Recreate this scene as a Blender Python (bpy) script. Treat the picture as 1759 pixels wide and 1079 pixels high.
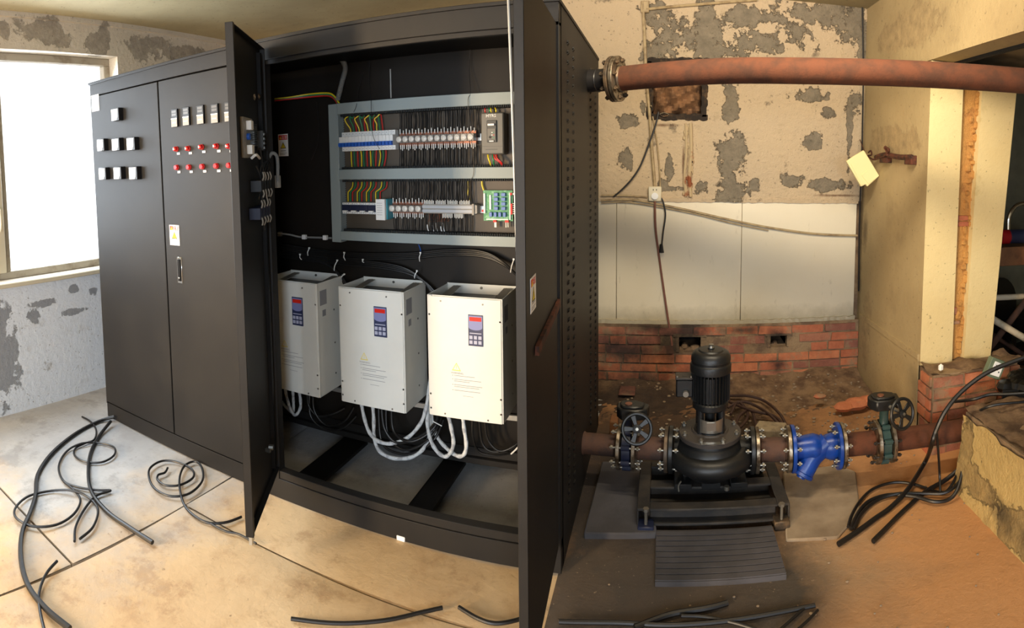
import bpy, math, random
from mathutils import Vector, Matrix
random.seed(7)
for _o in list(bpy.data.objects): bpy.data.objects.remove(_o)
SC = bpy.context.scene
COL = SC.collection
PI = math.pi
# ------------------------------------------------------------------ camera: a panorama, as the photograph is
FPX, CX, CY = 1000.0, 879.5, 344.86
PITCH, ROLL, PSI = 0.07, -0.010, -0.261
EYE = Vector((0, 0, 1.615))
_cy, _sy = math.cos(PSI), math.sin(PSI); _cp, _sp = math.cos(PITCH), math.sin(PITCH); _cr, _sr = math.cos(ROLL), math.sin(ROLL)
RM = Matrix(((_cr, 0, _sr), (0, 1, 0), (-_sr, 0, _cr))) @ Matrix(((1, 0, 0), (0, _cp, -_sp), (0, _sp, _cp))) @ Matrix(((_cy, -_sy, 0), (_sy, _cy, 0), (0, 0, 1)))
cd = bpy.data.cameras.new('camera'); cam = bpy.data.objects.new('camera', cd); COL.objects.link(cam); SC.camera = cam
cd.type = 'PANO'; cd.panorama_type = 'CENTRAL_CYLINDRICAL'
cd.central_cylindrical_range_u_min = -879.5 / FPX; cd.central_cylindrical_range_u_max = 879.5 / FPX
cd.central_cylindrical_range_v_min = -(1079 - CY) / FPX; cd.central_cylindrical_range_v_max = CY / FPX
cd.clip_start = 0.02; cd.clip_end = 100
mw = Matrix.Identity(4)
for i in range(3):
    mw[i][0] = RM[0][i]; mw[i][1] = RM[2][i]; mw[i][2] = -RM[1][i]; mw[i][3] = EYE[i]
cam.matrix_world = mw
# ------------------------------------------------------------------ light
wd = bpy.data.worlds.new('daylight'); SC.world = wd; wd.use_nodes = True
wd.node_tree.nodes['Background'].inputs[0].default_value = (0.93, 0.97, 1.0, 1)
wd.node_tree.nodes['Background'].inputs[1].default_value = 2.6
def area(name, loc, target, sx, sy, power, col, spread=PI):
    l = bpy.data.lights.new(name, 'AREA'); l.shape = 'RECTANGLE'; l.size = sx; l.size_y = sy; l.energy = power; l.color = col; l.spread = spread
    o = bpy.data.objects.new(name, l); COL.objects.link(o); o.location = loc
    o.rotation_euler = (Vector(target) - Vector(loc)).to_track_quat('-Z', 'Y').to_euler(); return o
area('window_daylight', (-4.1, 1.5, 1.75), (-1.5, 1.3, 0.4), 2.3, 1.6, 150, (0.78, 0.89, 1.0))
area('low_sun_opening', (-3.46, -2.25, 1.35), (0.1, 4.1, 1.05), 0.55, 1.5, 150, (1.0, 0.72, 0.42), 2.2)
area('doorway_daylight', (-1.45, -3.1, 1.25), (-1.3, 2.0, 0.8), 1.3, 2.0, 105, (0.76, 0.87, 1.0))
area('left_wall_fill', (1.0, -2.3, 1.7), (-3.6, 2.0, 0.5), 0.8, 1.2, 85, (0.74, 0.86, 1.0))  # added fill for the left wall and floor, no window stands here
area('back_wall_fill', (0.35, 1.9, 2.66), (0.6, 4.1, 1.3), 1.4, 0.12, 36, (1.0, 0.85, 0.62), 2.4)  # added fill aimed at the back wall, not a fitted lamp
SC.view_settings.view_transform = 'Standard'; SC.view_settings.look = 'None'; SC.view_settings.gamma = 1; SC.view_settings.exposure = 0.0
SC.view_settings.use_curve_mapping = False
SC.cycles.max_bounces = 6
# ------------------------------------------------------------------ pixel <-> place
def ray(px, py):
    ph = (px - CX) / FPX
    return RM.transposed() @ Vector((math.sin(ph), math.cos(ph), (CY - py) / FPX))
def at(px, py, Y): d = ray(px, py); return EYE + d * (Y / d.y)
def atx(px, py, X): d = ray(px, py); return EYE + d * (X / d.x)
def atz(px, py, Z): d = ray(px, py); return EYE + d * ((Z - EYE.z) / d.z)
def atp(px, py, P0, N): d = ray(px, py); return EYE + d * ((Vector(P0) - EYE).dot(N) / d.dot(N))
def prj(p):
    d = RM @ (Vector(p) - EYE); return CX + FPX * math.atan2(d.x, d.y), CY - FPX * d.z / math.hypot(d.x, d.y)
def online(A, B, px):
    lo, hi = -0.5, 1.5
    for _ in range(40):
        m = (lo + hi) / 2
        if prj(Vector(A).lerp(Vector(B), m))[0] < px: lo = m
        else: hi = m
    return Vector(A).lerp(Vector(B), lo)
# ------------------------------------------------------------------ materials
def lin(c):
    return tuple(((x / 255) / 12.92 if x / 255 <= 0.04045 else ((x / 255 + 0.055) / 1.055) ** 2.4) for x in c) + (1,)
class NT:
    def __init__(s, name):
        s.m = bpy.data.materials.new(name); s.m.use_nodes = True; s.t = s.m.node_tree; s.n = s.t.nodes; s.b = s.n['Principled BSDF']; s.pos = None
    def node(s, t, **k):
        n = s.n.new(t)
        for a, v in k.items(): setattr(n, a, v)
        return n
    def link(s, a, b): s.t.links.new(a, b)
    def P(s, world=False):
        if world:
            if not s.pos: s.pos = s.node('ShaderNodeNewGeometry').outputs['Position']
            return s.pos
        return s.node('ShaderNodeTexCoord').outputs['Object']
    def noise(s, scale, detail=6, rough=0.6, world=False, stretch=None, w=None):
        src = s.P(world)
        if stretch:
            mp = s.node('ShaderNodeMapping'); mp.inputs['Scale'].default_value = stretch; s.link(src, mp.inputs[0]); src = mp.outputs[0]
        if w is not None:
            mp = s.node('ShaderNodeMapping'); mp.inputs['Location'].default_value = (w, w * 1.7, w * 0.6); s.link(src, mp.inputs[0]); src = mp.outputs[0]
        n = s.node('ShaderNodeTexNoise'); n.inputs['Scale'].default_value = scale; n.inputs['Detail'].default_value = detail; n.inputs['Roughness'].default_value = rough
        s.link(src, n.inputs['Vector']); return n.outputs['Fac']
    def math(s, op, a, b=None):
        n = s.node('ShaderNodeMath', operation=op)
        for i, v in enumerate((a, b)):
            if v is None: continue
            if isinstance(v, (int, float)): n.inputs[i].default_value = v
            else: s.link(v, n.inputs[i])
        return n.outputs[0]
    def ramp(s, fac, lo, hi, a=0.0, b=1.0):
        n = s.node('ShaderNodeMapRange'); n.clamp = True
        n.inputs[1].default_value = lo; n.inputs[2].default_value = hi; n.inputs[3].default_value = a; n.inputs[4].default_value = b
        s.link(fac, n.inputs[0]); return n.outputs[0]
    def mix(s, fac, a, b):
        n = s.node('ShaderNodeMix', data_type='RGBA')
        if isinstance(fac, (int, float)): n.inputs[0].default_value = fac
        else: s.link(fac, n.inputs[0])
        for i, v in ((6, a), (7, b)):
            if isinstance(v, tuple): n.inputs[i].default_value = v
            else: s.link(v, n.inputs[i])
        return n.outputs[2]
    def blobs(s, bl, wob=0.5, sc=7.5):
        """stain mask: soft ellipsoids at world places, edges broken up by noise; bl = (x,y,z,rx,ry,rz)"""
        nz = s.math('ADD', s.math('MULTIPLY', s.noise(5.0, 4, 0.6, True, w=5.0), .62), s.math('MULTIPLY', s.noise(19.0, 10, 0.75, True), .38)); acc = None
        for (x, y, z, rx, ry, rz) in bl:
            mp = s.node('ShaderNodeMapping'); mp.vector_type = 'POINT'
            mp.inputs['Scale'].default_value = (1 / rx, 1 / ry, 1 / rz); mp.inputs['Location'].default_value = (-x / rx, -y / ry, -z / rz)
            s.link(s.P(True), mp.inputs[0])
            ln = s.node('ShaderNodeVectorMath', operation='LENGTH'); s.link(mp.outputs[0], ln.inputs[0])
            v = s.ramp(ln.outputs['Value'], 0.0, 1.9, 1, 0)
            acc = v if acc is None else s.math('MAXIMUM', acc, v)
        return s.math('ADD', acc, s.math('MULTIPLY', s.math('SUBTRACT', nz, 0.5), wob * 3))
    def axis(s, i):
        n = s.node('ShaderNodeSeparateXYZ'); s.link(s.P(True), n.inputs[0]); return n.outputs[i]
    def bump(s, h, strength=0.3, dist=0.01):
        n = s.node('ShaderNodeBump'); n.inputs['Strength'].default_value = strength; n.inputs['Distance'].default_value = dist
        s.link(h, n.inputs['Height']); s.link(n.outputs[0], s.b.inputs['Normal'])
    def done(s, col, rough=0.6, metal=0.0):
        if isinstance(col, tuple): s.b.inputs['Base Color'].default_value = col
        else: s.link(col, s.b.inputs['Base Color'])
        if isinstance(rough, (int, float)): s.b.inputs['Roughness'].default_value = rough
        else: s.link(rough, s.b.inputs['Roughness'])
        s.b.inputs['Metallic'].default_value = metal
        return s.m
def pm(name, col, rough=0.5, metal=0.0, col2=None, scale=12, lo=0.45, hi=0.65, bmp=0, bscale=60, alpha=None, emit=None, world=False):
    t = NT(name); c = lin(col)
    if col2: c = t.mix(t.ramp(t.noise(scale, world=world), lo, hi), c, lin(col2))
    if bmp: t.bump(t.noise(bscale, 4, world=world), bmp, 0.004)
    if emit: t.b.inputs['Emission Color'].default_value = lin(emit[0]); t.b.inputs['Emission Strength'].default_value = emit[1]
    m = t.done(c, rough, metal)
    if alpha is not None: t.b.inputs['Alpha'].default_value = alpha
    return m
K = {}
K['black_coat'] = pm('black powder coat', (28, 27, 27), 0.5, 0, (36, 34, 32), 3, 0.4, 0.7, 0.12, 900)
K['black_in'] = pm('black inner paint', (15, 14, 14), 0.5, 0, (19, 18, 17), 3, 0.4, 0.7)
for _k, _v in (('black_coat', .28), ('black_in', .15)): K[_k].node_tree.nodes['Principled BSDF'].inputs['Specular IOR Level'].default_value = _v
K['rod_grey'] = pm('galvanised rod', (190, 190, 186), 0.35, 0.7)
K['duct'] = pm('grey plastic trunking', (138, 150, 152), 0.5)
K['dark_slot'] = pm('slot shade grey', (40, 44, 46), 0.7)
K['white_pl'] = pm('white plastic', (226, 228, 228), 0.4)
K['white_dull'] = pm('aged white plastic', (205, 196, 172), 0.5)
K['drive'] = pm('light grey drive paint', (218, 220, 216), 0.45, 0, (206, 209, 206), 2, 0.4, 0.7)
K['navy'] = pm('navy keypad', (44, 52, 86), 0.4)
K['lilac'] = pm('lilac keypad', (122, 128, 176), 0.4)
K['key'] = pm('keypad key', (168, 172, 196), 0.45)
K['red_disp'] = pm('red display', (206, 44, 34), 0.25)
K['screw'] = pm('zinc screw', (120, 120, 116), 0.35, 0.8)
K['blue_tog'] = pm('blue toggle', (36, 88, 178), 0.4)
K['navy_br'] = pm('dark blue breaker', (30, 36, 60), 0.45)
K['cyan'] = pm('cyan plastic', (52, 148, 168), 0.4)
K['relay'] = pm('smoky relay case', (120, 116, 112), 0.3)
K['relay_lens'] = pm('pale relay top', (206, 204, 198), 0.25)
K['copper'] = pm('copper pins', (140, 92, 72), 0.4, 0.5)
K['pcb'] = pm('green circuit board', (60, 140, 92), 0.5, 0, (120, 180, 140), 60, 0.5, 0.62)
K['relay_blue'] = pm('blue relay', (48, 96, 178), 0.35)
K['mccb'] = pm('breaker dark grey', (96, 95, 90), 0.5)
K['mccb_d'] = pm('breaker darker grey', (52, 54, 54), 0.5)
K['yellow_w'] = pm('yellow wire', (222, 198, 34), 0.45)
K['green_w'] = pm('green wire', (22, 122, 78), 0.45)
K['red_w'] = pm('red wire', (190, 38, 32), 0.45)
K['black_w'] = pm('black wire', (34, 33, 33), 0.42)
K['black_wg'] = pm('black glossy cable', (20, 19, 19), 0.42)
K['grey_w'] = pm('grey conduit', (120, 122, 122), 0.5)
K['white_wrap'] = pm('white spiral wrap', (206, 210, 212), 0.6, 0, (170, 172, 176), 40, 0.5, 0.6, 0.6, 60)
K['clear_wrap'] = pm('translucent spiral wrap', (120, 122, 120), 0.35)
K['lamp_red'] = pm('red lamp lens', (200, 30, 30), 0.18)
K['lamp_bright'] = pm('bright red button', (236, 28, 34), 0.3)
K['paper'] = pm('paper label', (240, 240, 236), 0.6)
K['sticker_red'] = pm('sticker red', (214, 52, 46), 0.6)
K['sticker_yellow'] = pm('sticker yellow', (236, 210, 40), 0.6)
K['ink'] = pm('black ink', (26, 26, 26), 0.6)
K['ink_grey'] = pm('grey ink', (140, 142, 148), 0.6)
K['meter_blk'] = pm('black meter case', (22, 22, 24), 0.4)
K['disp_grey'] = pm('unlit digit window', (92, 90, 86), 0.3)
K['ctl_grey'] = pm('controller grey face', (146, 142, 134), 0.5)
K['chrome'] = pm('chrome', (200, 200, 198), 0.15, 1.0)
K['rust'] = pm('rust primer pipe', (86, 46, 25), 0.9, 0, (68, 38, 22), 14, 0.42, 0.62, 0.3, 120)
K['rust_dk'] = pm('dull rusty pipe', (88, 60, 46), 0.8, 0, (66, 50, 44), 10, 0.42, 0.62, 0.4, 90)
K['steel_blk'] = pm('black painted pipe', (44, 42, 42), 0.35, 0.2)
K['flange'] = pm('machined flange steel', (158, 146, 128), 0.38, 0.85, (96, 82, 66), 24, 0.46, 0.6, 0.2, 80)
K['flange_dk'] = pm('dark flange', (78, 68, 58), 0.5, 0.5, (112, 92, 70), 24, 0.46, 0.6)
K['bolt'] = pm('zinc bolt', (150, 146, 136), 0.4, 0.8)
K['bolt_dk'] = pm('dark bolt', (60, 54, 48), 0.4, 0.6)
K['blue_v'] = pm('blue enamel casting', (12, 62, 150), 0.3, 0, (10, 50, 126), 10, 0.4, 0.6, 0.15, 80)
K['green_v'] = pm('dark green enamel', (46, 68, 66), 0.35)
K['pump_blk'] = pm('black cast paint', (21, 22, 23), 0.42, 0, (28, 28, 28), 8, 0.4, 0.6, 0.15, 60)
K['nameplate'] = pm('stainless nameplate', (176, 172, 164), 0.3, 0.9)
K['channel'] = pm('weathered channel steel', (48, 46, 45), 0.6, 0.2, (68, 62, 56), 9, 0.45, 0.65, 0.3, 60)
K['wood'] = pm('brown timber', (118, 78, 46), 0.7, 0, (92, 58, 34), 10, 0.4, 0.6)
K['pvc'] = pm('dirty white pvc', (196, 184, 160), 0.5, 0, (160, 146, 120), 10, 0.45, 0.65)
K['bag_blk'] = pm('black plastic sheet', (12, 12, 12), 0.35)
K['cloth'] = pm('brown cloth bag', (140, 102, 70), 0.85, 0, (98, 70, 48), 14, 0.42, 0.62, 0.5, 40)
K['card'] = pm('cream paper bag', (236, 222, 166), 0.75)
K['rust_iron'] = pm('rusty iron', (92, 50, 34), 0.8, 0.2, (50, 32, 24), 30, 0.45, 0.6)
K['frame_al'] = pm('aged aluminium window frame', (170, 160, 142), 0.5, 0.2, (132, 118, 98), 8, 0.5, 0.7)
K['glass'] = pm('window glass', (255, 255, 255), 0.02, 0, alpha=0.06)
K['stone'] = pm('pale flat stone', (150, 136, 112), 0.8, 0, (120, 106, 86), 14, 0.45, 0.6, 0.4, 50)
K['debris'] = pm('pale chips', (146, 128, 106), 0.9)
K['old_pink'] = pm('weathered pale red cord', (120, 78, 66), 0.7)
K['aged_cable'] = pm('dirty cream conduit', (168, 148, 112), 0.6, 0, (120, 100, 72), 12, 0.45, 0.65)
K['dark_green'] = pm('socket back box green', (104, 118, 96), 0.6)
K['bottle_red'] = pm('glossy red casing', (140, 22, 26), 0.25)
# ------------------------------------------------------------------ mesh builder
def smooth_path(pts, n=6, closed=False):
    P = [Vector(p) for p in pts]
    if len(P) < 3 or n <= 1: return P
    out = []; m = len(P); rng = m if closed else m - 1
    for i in range(rng):
        p0 = P[(i - 1) % m] if (closed or i > 0) else P[0]; p1 = P[i]; p2 = P[(i + 1) % m]; p3 = P[(i + 2) % m] if (closed or i < m - 2) else P[m - 1]
        for k in range(n):
            t = k / n
            out.append(0.5 * ((2 * p1) + (p2 - p0) * t + (2 * p0 - 5 * p1 + 4 * p2 - p3) * t * t + (3 * p1 - p0 - 3 * p2 + p3) * t ** 3))
    if not closed: out.append(P[-1])
    return out
class MB:
    def __init__(s): s.v = []; s.f = []; s.mi = []
    def add(s, vs, fs, mi=0):
        o = len(s.v); s.v += [Vector(v) for v in vs]; s.f += [tuple(o + i for i in f) for f in fs]; s.mi += [mi] * len(fs); return s
    def box(s, x0, y0, z0, x1, y1, z1, mi=0):
        x0, x1 = sorted((x0, x1)); y0, y1 = sorted((y0, y1)); z0, z1 = sorted((z0, z1))
        return s.add([(x0, y0, z0), (x1, y0, z0), (x1, y1, z0), (x0, y1, z0), (x0, y0, z1), (x1, y0, z1), (x1, y1, z1), (x0, y1, z1)],
                     [(0, 3, 2, 1), (4, 5, 6, 7), (0, 1, 5, 4), (1, 2, 6, 5), (2, 3, 7, 6), (3, 0, 4, 7)], mi)
    def obox(s, c, ax, ay, az, mi=0):
        """box about c with half-axis vectors"""
        c = Vector(c); ax = Vector(ax); ay = Vector(ay); az = Vector(az)
        vs = [c + ax * i + ay * j + az * k for k in (-1, 1) for j in (-1, 1) for i in (-1, 1)]
        return s.add(vs, [(0, 2, 3, 1), (4, 5, 7, 6), (0, 1, 5, 4), (1, 3, 7, 5), (3, 2, 6, 7), (2, 0, 4, 6)], mi)
    def poly(s, pts, dvec, mi=0):
        """flat outline pts pushed along dvec"""
        n = len(pts); d = Vector(dvec); a = [Vector(p) for p in pts]
        return s.add(a + [p + d for p in a], [tuple(range(n))[::-1], tuple(range(n, 2 * n))] + [(i, (i + 1) % n, n + (i + 1) % n, n + i) for i in range(n)], mi)
    def tube(s, pts, r, n=8, closed=False, mi=0, sm=6):
        P = smooth_path(pts, sm, closed); m = len(P); rr = r if callable(r) else (lambda t: r)
        T = []
        for i in range(m):
            a = P[(i - 1) % m] if (closed or i) else P[i]; b = P[(i + 1) % m] if (closed or i < m - 1) else P[i]
            d = (b - a); T.append(d.normalized() if d.length > 1e-9 else Vector((0, 0, 1)))
        up = Vector((0, 0, 1)) if abs(T[0].z) < 0.9 else Vector((1, 0, 0)); N = (up - T[0] * up.dot(T[0])).normalized(); vs = []
        for i in range(m):
            N = (N - T[i] * N.dot(T[i])); N = N.normalized() if N.length > 1e-6 else Vector((1, 0, 0)); B = T[i].cross(N); R = rr(i / max(1, m - 1))
            vs += [P[i] + (N * math.cos(2 * PI * k / n) + B * math.sin(2 * PI * k / n)) * R for k in range(n)]
        fs = []
        for i in range(m if closed else m - 1):
            j = (i + 1) % m
            fs += [(i * n + k, i * n + (k + 1) % n, j * n + (k + 1) % n, j * n + k) for k in range(n)]
        if not closed: fs += [tuple(range(n))[::-1], tuple((m - 1) * n + k for k in range(n))]
        return s.add(vs, fs, mi)
    def lathe(s, prof, c, axis=(0, 0, 1), n=28, mi=0):
        """prof = [(radius, height along axis)]"""
        c = Vector(c); A = Vector(axis).normalized(); up = Vector((0, 0, 1)) if abs(A.z) < 0.9 else Vector((1, 0, 0))
        N = (up - A * up.dot(A)).normalized(); B = A.cross(N); vs = []; m = len(prof)
        for r, h in prof: vs += [c + A * h + (N * math.cos(2 * PI * k / n) + B * math.sin(2 * PI * k / n)) * r for k in range(n)]
        fs = [(i * n + k, i * n + (k + 1) % n, (i + 1) * n + (k + 1) % n, (i + 1) * n + k) for i in range(m - 1) for k in range(n)]
        if prof[0][0] > 1e-6: fs.append(tuple(range(n))[::-1])
        if prof[-1][0] > 1e-6: fs.append(tuple((m - 1) * n + k for k in range(n)))
        return s.add(vs, fs, mi)
    def cyl(s, a, b, r, n=20, mi=0, r2=None):
        a = Vector(a); b = Vector(b); return s.lathe([(r, 0), (r if r2 is None else r2, (b - a).length)], a, b - a, n, mi)
    def ball(s, c, rx, ry=None, rz=None, n=12, mi=0):
        ry = ry or rx; rz = rz or rx; vs = []; m = n // 2; c = Vector(c)
        for i in range(m + 1):
            a = PI * i / m
            vs += [c + Vector((rx * math.sin(a) * math.cos(2 * PI * k / n), ry * math.sin(a) * math.sin(2 * PI * k / n), rz * math.cos(a))) for k in range(n)]
        return s.add(vs, [(i * n + k, (i + 1) * n + k, (i + 1) * n + (k + 1) % n, i * n + (k + 1) % n) for i in range(m) for k in range(n)], mi)
WL = {}
def tag(o, label=None, cat=None, group=None, kind=None):
    if label: o['label'] = label
    if cat: o['category'] = cat
    if group: o['group'] = group
    if kind: o['kind'] = kind
    return o
def thing(name, label, cat, loc=(0, 0, 0), group=None, rotz=0.0):
    o = bpy.data.objects.new(name, None); COL.objects.link(o); o.location = loc; o.rotation_euler = (0, 0, rotz); o.empty_display_size = 0.05
    WL[o.name] = Vector(loc); return tag(o, label, cat, group)
SPLIT = {'hinge', 'terminal_screw', 'terminal_cover', 'key', 'digit_window', 'lift_bracket', 'screw', 'rating_plate', 'terminal_block', 'plug', 'socket_slot', 'contact_block', 'wire_end', 'lead', 'stiffener', 'box_screw', 'bag_fold',
         'exposed_brick', 'fan_guard', 'stub_foot', 'metal_scrap', 'rod_bolt', 'recess_back', 'glint_mark', 'plinth', 'front_frame', 'lower_cover_line', 'box_lid', 'end_stop', 'cover_strip', 'pump_foot', 'black_stub', 'toggle'}
def pieces(mb):
    par = list(range(len(mb.v)))
    def f(i):
        while par[i] != i: par[i] = par[par[i]]; i = par[i]
        return i
    for fc in mb.f:
        for q in fc[1:]: par[f(q)] = f(fc[0])
    groups = {}
    for fc, mi in zip(mb.f, mb.mi): groups.setdefault(f(fc[0]), []).append((fc, mi))
    out = []
    for g in groups.values():
        idx = sorted({i for fc, _ in g for i in fc}); mp = {i: k for k, i in enumerate(idx)}; n = MB(); n.v = [mb.v[i] for i in idx]; n.f = [tuple(mp[i] for i in fc) for fc, _ in g]; n.mi = [mi for _, mi in g]; out.append(n)
    return out
def B(mb, name, mat, parent=None, label=None, cat=None, group=None, kind=None, bev=0, local=False, sharp=35, flat=False):
    if parent is not None and kind is None and name in SPLIT:
        ps = pieces(mb)
        if 1 < len(ps) <= 40:
            for q in ps: o = B1(q, name, mat, parent, label, cat, group, kind, bev, local, sharp, flat)
            return o
    return B1(mb, name, mat, parent, label, cat, group, kind, bev, local, sharp, flat)
def B1(mb, name, mat, parent=None, label=None, cat=None, group=None, kind=None, bev=0, local=False, sharp=35, flat=False):
    mats = mat if isinstance(mat, list) else [mat]; mats = [K[m] if isinstance(m, str) else m for m in mats]
    vs = mb.v; off = Vector((0, 0, 0))
    if parent is not None:
        if not local: off = WL[parent.name]
    else:
        xs = [v.x for v in vs]; ys = [v.y for v in vs]; zs = [v.z for v in vs]
        off = Vector(((min(xs) + max(xs)) / 2, (min(ys) + max(ys)) / 2, min(zs)))
    me = bpy.data.meshes.new(name); me.from_pydata([v - off for v in vs], [], mb.f)
    for m in mats: me.materials.append(m)
    me.polygons.foreach_set('material_index', mb.mi)
    if not flat:
        me.polygons.foreach_set('use_smooth', [True] * len(me.polygons)); me.set_sharp_from_angle(angle=math.radians(sharp))
    me.update()
    o = bpy.data.objects.new(name, me); COL.objects.link(o)
    if parent is not None:
        o.parent = parent; WL[o.name] = WL[parent.name].copy() if not local else Vector((0, 0, 0))
    else: o.location = off; WL[o.name] = off
    if bev:
        b = o.modifiers.new('edge', 'BEVEL'); b.width = bev; b.segments = 1; b.limit_method = 'ANGLE'; b.angle_limit = math.radians(40)
    return tag(o, label, cat, group, kind)
def kids(o): return [c for c in bpy.data.objects if c.parent == o]
def dup(root, loc, label=None, rotz=None):
    r = root.copy(); COL.objects.link(r); r.location = loc; WL[r.name] = Vector(loc)
    if label: r['label'] = label
    if rotz is not None: r.rotation_euler = (0, 0, rotz)
    for c in root.children:
        k = c.copy(); COL.objects.link(k); k.parent = r
        for g in c.children:
            q = g.copy(); COL.objects.link(q); q.parent = k
    return r
_txt = {}
def text_mesh(body, size, bold=False):
    cu = bpy.data.curves.new('t', 'FONT'); cu.body = body; cu.size = size; cu.align_x = 'CENTER'; cu.align_y = 'CENTER'; cu.resolution_u = 2
    o = bpy.data.objects.new('t', cu); COL.objects.link(o); dg = bpy.context.evaluated_depsgraph_get(); me = bpy.data.meshes.new_from_object(o.evaluated_get(dg))
    vs = [v.co.copy() for v in me.vertices]; fs = [tuple(p.vertices) for p in me.polygons]
    bpy.data.objects.remove(o); bpy.data.curves.remove(cu); bpy.data.meshes.remove(me); return vs, fs
def add_text(mb, body, size, c, ux, uz, mi=0):
    """flat print: ux = reading direction, uz = up"""
    vs, fs = text_mesh(body, size); ux = Vector(ux); uz = Vector(uz); c = Vector(c)
    mb.add([c + ux * v.x + uz * v.y for v in vs], fs, mi)
ORD = ['first', 'second', 'third', 'fourth', 'fifth', 'sixth', 'seventh', 'eighth', 'ninth', 'tenth', 'eleventh', 'twelfth', 'thirteenth', 'fourteenth', 'fifteenth', 'sixteenth']
def warn_sticker(mb, P, ux, uz, w, h, out, band=(0, 1)):
    """warning sticker centred on P: white ground 0, red 1, yellow 2, ink 3"""
    ux = Vector(ux); uz = Vector(uz); o = Vector(out)
    def q(a, b, c, d, lift, mi): mb.add([P + ux * a + uz * b + o * lift, P + ux * c + uz * b + o * lift, P + ux * c + uz * d + o * lift, P + ux * a + uz * d + o * lift], [(0, 1, 2, 3)], mi)
    mb.poly([P - ux * w / 2 - uz * h / 2, P + ux * w / 2 - uz * h / 2, P + ux * w / 2 + uz * h / 2, P - ux * w / 2 + uz * h / 2], o * 0.0012, 0)
    q(-w * .44, h * .24, w * .44, h * .45, 0.0018, 1)
    def tri(cx, cz, s, lift, mi): mb.add([P + ux * (cx - s) + uz * (cz - s * .8) + o * lift, P + ux * (cx + s) + uz * (cz - s * .8) + o * lift, P + ux * cx + uz * (cz + s) + o * lift], [(0, 1, 2)], mi)
    tri(-w * .26, h * .335, w * .12, 0.0022, 2)
    add_text(mb, '注意', w * .3, P + ux * w * .14 + uz * h * .335 + o * 0.0024, ux, uz, 0)
    tri(0, -h * .02, w * .29, 0.0018, 3); tri(0, -h * .025, w * .22, 0.0022, 2)
    q(-w * .02, -h * .06, w * .02, h * .06, 0.0026, 3); q(-w * .02, -h * .095, w * .02, -h * .075, 0.0026, 3)
    q(-w * .26, -h * .27, w * .26, -h * .24, 0.0018, 4); q(-w * .36, -h * .37, w * .34, -h * .35, 0.0018, 4); q(-w * .36, -h * .43, w * .2, -h * .41, 0.0018, 4)
STK = ['paper', 'sticker_red', 'sticker_yellow', 'ink', 'ink_grey']
# ------------------------------------------------------------------ setting materials
def plaster(name, base, base2, patch, blobs=None, wob=0.45, patch_scale=2.2, lo=0.62, hi=0.66, stain=None, bumpy=0.5, dark_blobs=None, dark=(60, 52, 42), lower=None, bn=7.5):
    t = NT(name)
    c = t.mix(t.ramp(t.noise(1.7, 5, 0.6, True), 0.35, 0.7), lin(base), lin(base2))
    if lower: c = t.mix(t.ramp(t.axis(2), .90, .905), lin(lower), c)  # bluish white below the sill: cool bounced light put into the plaster colour
    h = t.noise(28, 8, 0.7, True)
    f = t.noise(9, 7, 0.65, True)
    c = t.mix(t.ramp(f, 0.58, 0.8, 0, 0.5), c, lin(stain or patch))
    if blobs:
        m = t.ramp(t.blobs(blobs, wob, bn), 0.50, 0.57)
        pc = t.mix(t.ramp(t.noise(16, 6, 0.7, True), 0.3, 0.7), lin(patch), lin(tuple(min(255, x * 1.28) for x in patch)))
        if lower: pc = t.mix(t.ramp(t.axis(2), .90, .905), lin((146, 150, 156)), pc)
        c = t.mix(m, c, pc); h = t.math('SUBTRACT', h, t.math('MULTIPLY', m, 0.8))
    g = t.ramp(t.noise(patch_scale, 9, 0.62, True, w=4.3), lo, hi)
    c = t.mix(t.math('MULTIPLY', g, 0.8), c, lin(patch)); h = t.math('SUBTRACT', h, t.math('MULTIPLY', g, 0.4))
    pits = t.ramp(t.noise(46, 3, 0.5, True), 0.66, 0.74); c = t.mix(t.math('MULTIPLY', pits, 0.55), c, lin(tuple(x * 0.5 for x in patch)))
    if dark_blobs: c = t.mix(t.ramp(t.blobs(dark_blobs, 0.5), 0.45, 0.9, 0, 0.85), c, lin(dark))
    t.bump(h, bumpy, 0.02)
    return t.done(c, 0.85)
def bp(px, py, Y=4.1): return tuple(at(px, py, Y))
def bb(px, py, rx, rz, Y=4.1): p = at(px, py, Y); k = Y / 1000; return (p.x, p.y, p.z, rx * k, 0.4, rz * k)
K['plaster_back'] = plaster('old plaster of the back wall', (192, 172, 144), (202, 180, 148), (112, 103, 88),
    [bb(1150, 55, 42, 45), bb(1215, 40, 22, 60), bb(1225, 90, 60, 16), bb(1290, 30, 60, 18), bb(1310, 75, 40, 24), bb(1370, 60, 32, 24), bb(1420, 25, 60, 28), bb(1470, 35, 22, 60), bb(1480, 90, 10, 55),
     bb(1255, 180, 14, 32), bb(1255, 300, 26, 62), bb(1265, 325, 26, 22), bb(1205, 318, 14, 14), bb(1295, 315, 10, 14), bb(1400, 165, 38, 14), bb(1470, 175, 18, 18), bb(1420, 192, 14, 12), bb(1460, 200, 5, 60), bb(1362, 310, 20, 12),
     bb(1083, 207, 16, 12), bb(1104, 185, 5, 14), bb(1075, 272, 12, 20), bb(1150, 285, 6, 22), bb(1395, 240, 14, 12), bb(1420, 320, 36, 10), bb(1140, 322, 9, 10), bb(1150, 325, 18, 5)], 1.25, 4.2, 0.62, 0.67,
    (150, 132, 98), 0.9, [bb(1182, 305, 4, 36), bb(1188, 270, 4, 70), bb(1174, 285, 3, 45), bb(1140, 215, 30, 4), bb(1160, 106, 50, 4), bb(1440, 336, 60, 3), bb(1481, 260, 3, 60)], (96, 62, 38))
K['panel_board'] = None
t = NT('cream wall board'); c = t.mix(t.ramp(t.noise(1.3, 4, 0.5, True), 0.35, 0.7), lin((224, 214, 190)), lin((214, 202, 174)))
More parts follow.
